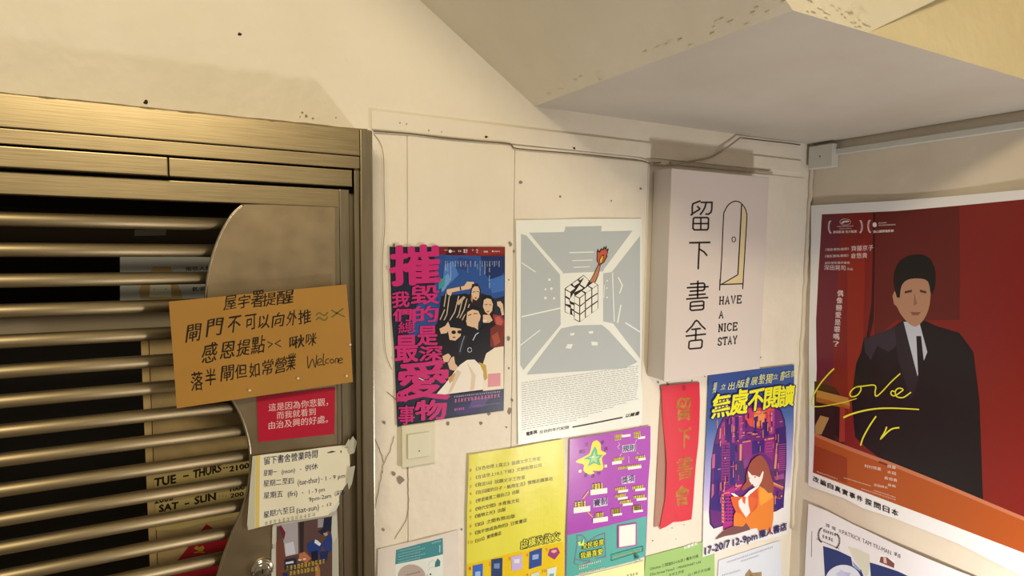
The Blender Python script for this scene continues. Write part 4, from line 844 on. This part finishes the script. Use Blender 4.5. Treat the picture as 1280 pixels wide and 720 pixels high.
GP_('e87c24', '330,170 350,130 420,170 436,190 480,150 560,90 690,0 684,80 640,270 480,290 440,240 410,270 328,262'); GP_('e0602a', '300,0 480,0 550,20 480,160 430,200 400,160 350,140 320,80'); GP_('f4dcc4', '370,40 400,10 410,50 430,70 436,0 456,0 460,70 476,140 440,190 400,130 376,90'); GP_('7a4840', '160,388 260,290 330,264 420,270 440,236 480,296 340,340 250,356')
s.crop(870, 450, 6.546)
yy = [(122, 150, 272, 90), (190, 230, 244, 48), (250, 300, 246, 66), (318, 380, 228, 66), (386, 416, 226, 88), (434, 486, 206, 70), (496, 546, 196, 84), (552, 606, 194, 84), (612, 656, 160, 46), (670, 708, 170, 80), (712, 756, 146, 60), (760, 798, 142, 56)]
for c, (a, b, y, h) in zip('獨立出版書展墊獨立書店祭', yy): s.text('brush_lettering', 'e6da86', c, (a, y), (b, y-6), h, off=.006, wob=.6, slant=.18)
bigs = [('無', 118, 480, 262, 456, 200), ('處', 268, 452, 404, 432, 206), ('不', 410, 426, 532, 400, 190), ('閱', 540, 404, 664, 384, 186), ('讀', 668, 386, 784, 372, 176)]
for dx, dy in ((-7, 3), (7, 3), (0, -7), (0, 9), (5, -5), (-5, -5)):
    for c, x0_, y0_, x1_, y1_, h in bigs: s.text('title_outline', '2c1c5e', c, (x0_+dx, y0_+dy), (x1_+dx, y1_+dy), h, off=.06, slant=.1)
for c, x0_, y0_, x1_, y1_, h in bigs: s.text('title_character#'+c, 'f4e41e', c, (x0_, y0_), (x1_, y1_), h, off=.045, slant=.1)
s.crop(870, 620, 7.2); PU = '2c1a50'
s.text('date_lettering#%d' % random.randrange(999), PU, '17-20/7', (72, 524), (296, 452), 68, off=.035, asc=.73); s.text('date_lettering#%d' % random.randrange(999), PU, '12-9pm', (324, 446), (540, 380), 64, off=.035); s.text('date_lettering#%d' % random.randrange(999), PU, '獵人書店', (556, 376), (806, 302), 72, off=.045)
s.done('blue and purple bookshop poster of a woman reading before a neon city', 'poster')
# ================= red poster on the side wall =================
PF2 = lambda a, b: .004*(1+math.sin(b*9+1))*math.exp(-((a-.05)/.08)**2)+.012*max(0, (b-1.72)/.13)**2+.002*math.sin(a*14)
s = Sheet('courtroom_film_poster', 'side', .006, [(1015.4, 257), (1067, 254), (1120, 251), (1200, 244.5), (1285, 237), (1400, 225), (1400, 800), (1285, 722), (1200, 680), (1120, 648.6), (1079, 635), (1056, 622.6), (1011.5, 607), (1013, 500), (1013, 400), (1014.6, 300)], 'e4d6c2', .35, lambda a, b: .004+.0022*math.sin(b*10+1)+.0025*math.sin(a*11+.5))
RB = lambda c, *q: s.poly('picture', mat('%02x%02x%02x' % tuple(int(v*.86) for v in hx(c)), .3), *q)
RB('8c2018', '1029,268 1120,264 1200,257 1285,249 1400,238 1400,745 1285,692 1200,660 1120,630 1017.6,590.5 1019,549 1023,460 1021.7,400 1024,340')
RB('7a1f2c', '1029,268 1052,267 1046,400 1040,520 1019,549 1023,460 1021.7,400 1024,340'); RB('a02a18', '1060,330 1082,300 1080,470 1062,520'); RB('3a0e10', '1092.5,265.5 1095.5,265.5 1093,400 1086,430 1084,424 1090,380'); RB('6e1c16', '1096,265 1120,264 1200,258 1200,400 1120,400 1094,425')
# dock, chairs and the suited man
RB('4a2418', '1020,476 1046,484 1056,500 1056,560 1019,552'); RB('30180f', '1024,485 1040,490 1050,502 1050,548 1024,520'); RB('3a1c14', '1021,498 1038,502 1045,520 1044,560 1020,548'); RB('d08a3c', '1023,487 1062,497 1064,507 1022,496'); RB('b8641e', '1022,496 1064,507 1063,511 1022,502'); RB('b03a26', '1052,508 1058,509 1057,552 1050,552'); RB('c8924e', '1020,532 1027,519 1038,522 1028,543 1020,542')
RB('1d1214', '1078,440 1081,423 1096,418 1110,414 1119,408 1130,400 1150,398 1172,408 1200,416 1218,440 1226,500 1230,640 1140,605 1084,560 1070,546 1066,500 1072,455'); RB('3c2c34', '1081,424 1096,418 1119,409 1124,430 1112,440 1098,432 1090,450 1083,440')
RB('2e2026', '1119,409 1132,402 1150,470 1140,500 1124,450'); RB('d9d0cc', '1130,402 1150,404 1160,440 1148,470'); RB('1a1216', '1146,420 1152,420 1158,470 1150,490')
sm_ = lambda q_: smoothline(pp(q_), 3)
RB('c98e68', sm_('1116,370 1119,364 1122,372 1124,352 1138,344 1156,346 1163,360 1162,382 1156,398 1146,408 1136,404 1126,392 1122,384 1118,380')); RB('150e0e', sm_('1122,372 1117,352 1122,330 1138,319 1158,320 1168,334 1169,356 1164,368 1160,352 1148,348 1134,350 1127,358 1125,372')); RB('5a3424', '1131,364 1140,362 1140,365 1131,367', '1150,362 1158,364 1158,367 1150,365'); RB('a05a48', '1138,390 1152,390 1148,394 1141,394'); RB('a8704e', '1143,366 1147,380 1142,382')
RB('c2571f', '1019.5,543 1060,560 1110,580 1120,584 1200,616 1285,650 1400,700 1400,745 1285,692 1200,660 1120,630 1017.6,590.5'); RB('a8401a', '1019,556 1060,572 1060,604 1017.6,590'); RB('d97c50', '1019.5,541 1060,557 1120,580 1200,612 1285,647 1400,697 1400,703 1285,652 1200,617 1120,585 1060,562 1019,545'); RB('8a2a1a', '1100,576 1120,584 1120,586 1098,578')
YL = mat('e6d232', .45, name='yellow_script')
s.crop(1010, 440, 6)
def sc_(q, wd=9, tp=None): s.stroke('script_stroke#'+q[:7], YL, q, wd, sm=True, taper=tp)
sc_('210,122 170,160 110,230 60,310 40,370 46,400 80,408 140,402 220,388 300,370 376,346', 9, lambda t: 1.2-.6*t)
sc_('410,254 370,262 335,290 326,320 345,334 385,318 408,280 400,258 370,262 440,252 500,246 518,262 512,300 520,330 560,300 620,235 660,196 700,160', 9)
sc_('664,300 640,290 630,304 636,322 660,326 700,300 720,280 690,270 664,290 670,330 720,340 780,300', 9)
sc_('275,490 330,466 420,440 520,424 620,420 740,424 840,430', 11, lambda t: 1.3-.5*t); sc_('518,480 470,550 420,640 400,700', 11); sc_('596,560 580,600 550,650 600,600 640,574 690,566', 11)
s.crop(1010, 250, 6.54); WP = mat('e0c4b4', .5)
def laurel(cx, cy, ry, side, part='lettering', col=WP, n=9, rx=None):
    rx = rx or ry*.42
    for i in range(n):
        t = -1.15+2.3*i/(n-1); x = cx-side*rx*math.cos(t)*1.0; y = cy+ry*math.sin(t)
        s.disc(part, col, x, y, ry*.17, ry*.07, 8, a=(t+math.pi/2)*(-side)+.5*side)
        s.disc(part, col, x+side*ry*.12, y, ry*.15, ry*.06, 8, a=(t+math.pi/2)*(-side)-.5*side)
laurel(200, 222, 52, 1); laurel(432, 218, 52, -1); laurel(520, 216, 52, 1)
s.stroke('lettering', WP, [(316+44*math.cos(t), 180+25*math.sin(t)) for t in [i*.35 for i in range(19)]], 3); s.poly('lettering', WP, '280,190 300,172 330,168 352,172 340,182 310,184 296,194')
s.scrib('lettering', WP, (248, 222), (385, 216), 7, 20); s.scrib('lettering', WP, (266, 240), (366, 236), 7, 14); s.text('lettering', WP, '康城影展 官方競選', (216, 274), (408, 268), 22, off=.03)
s.disc('lettering', WP, 553, 203, 17, 20); s.scrib('lettering', WP, (584, 194), (650, 190), 9, 9); s.scrib('lettering', WP, (584, 212), (720, 206), 9, 18); s.text('lettering', WP, '釜山國際電影節', (540, 270), (706, 262), 22, off=.03)
s.text('lettering', WP, '《電影賽格/聽歌》', (150, 418), (344, 410), 22); s.text('lettering', WP, '齊藤京子', (362, 420), (540, 412), 46); s.text('lettering', WP, '《電影賽格/聽歌》', (146, 472), (340, 464), 22); s.text('lettering', WP, '倉悠貴', (358, 478), (490, 474), 44)
s.text('lettering', WP, '威尼斯影展評審獎', (146, 524), (350, 522), 20); s.text('lettering', WP, '深田晃司', (140, 572), (314, 576), 42); s.text('lettering', WP, '作品', (326, 574), (374, 576), 20)
s.crop(1010, 340, 6)
for i, c in enumerate('偶像戀愛是罪嗎？'): s.text('slogan_character#'+c, WP, c, (228-i*4, 182+i*54), (272-i*4, 184+i*54), 48, off=.02)
s.crop(1010, 540, 6.54); K2 = mat('2a2428', .5, raw=True)
for i, c in enumerate('改編自真實事件'): s.text('caption_character#'+c, K2, c, (52+i*59, 400+i*26), (98+i*59, 420+i*26), 46, off=.04)
for i, c in enumerate('探問日本'): s.text('caption_character#'+c, K2, c, (474+i*71, 588+i*28), (526+i*71, 610+i*28), 52, off=.04)
CR = mat('e8cbb0', .5)
for t, a, b, h in (('村村悠蓋', (466, 288), (600, 318), 28), ('齊藤', (650, 290), (720, 306), 28), ('水田', (650, 338), (720, 354), 28), ('倉悠貴', (626, 384), (730, 410), 26), ('志田峰太', (540, 440), (655, 466), 22), ('音樂', (654, 440), (720, 456), 22)): s.text('credits', CR, t, a, b, h)
for x0_, y0_, x1_, y1_, n_ in ((300, 376, 520, 446, 20), (440, 466, 720, 560, 26), (540, 480, 720, 540, 18), (80, 326, 250, 386, 14)): s.scrib('credits', CR, (x0_, y0_), (x1_, y1_), 7, n_)
s.done('large red courtroom film poster with yellow script title on the side wall', 'poster')
# ================= white figure poster low on the side wall =================
s = Sheet('director_film_poster', 'side', .006, [(1013, 629), (1035, 638), (1066.7, 655), (1119.4, 679), (1200, 713), (1285, 748), (1285, 820), (1000, 820), (1008, 720), (1012, 660)], 'e2d2c2', .35, lambda a, b: .008+.004*math.sin(a*16+1)+.002*math.sin(b*20), crinkle=.1)
s.crop(1000, 620, 7.2)
NV = mat('1f2c5c', .4)
s.poly('picture', NV, '225,443 350,485 470,545 485,625 560,660 600,760 620,860 240,860'); s.poly('picture', NV, '640,592 760,625 900,668 1200,800 1200,1200 700,1100 650,720')
dome = [(240+2, 760)]+[(400+165*math.cos(t), 770+155*math.sin(t)) for t in [math.pi+i*math.pi/16 for i in range(17)]]
s.poly('picture', 'd9d0d4', dome+[(565, 900), (240, 900)]); s.poly('picture', 'c2b8c4', '330,700 380,660 440,700 400,730 360,720'); s.poly('picture', 'b8aebc', '400,680 470,690 440,730')
s.poly('picture', 'cfc3a2', '440,450 520,470 636,520 640,590 630,700 600,720 560,660 500,570'); s.poly('picture', '8a94b0', '480,580 540,640 560,680 500,640')
s.poly('picture', 'e8dcd0', '735,515 870,570 880,640 715,590'); s.poly('picture', '7a4038', '740,540 800,545 870,600 866,640 730,590'); s.poly('picture', 'd9ab94', '765,545 790,548 800,600 770,595')
KK = mat('3a3230', .5)
for i, c in enumerate('譚耀文'): s.text('lettering', KK, c, (246+i*54, 270+i*26), (280+i*54, 286+i*26), 34)
s.text('lettering', KK, 'PATRICK TAM YIU-MAN', (392, 340), (836, 526), 40, slant=-.02); s.scrib('lettering', KK, (860, 530), (930, 560), 30, 2)
laurel(222, 345, 66, 1, col=KK, rx=40); laurel(330, 400, 66, -1, col=KK, rx=40)
s.scrib('lettering', KK, (224, 320), (340, 362), 26, 6); s.scrib('lettering', KK, (216, 372), (320, 412), 28, 4); s.scrib('lettering', KK, (168, 384), (368, 478), 10, 22)
s.stroke('lettering', KK, '130,310 122,540', 4)
s.done('creased white film poster with navy panels, lowest on the side wall', 'poster')
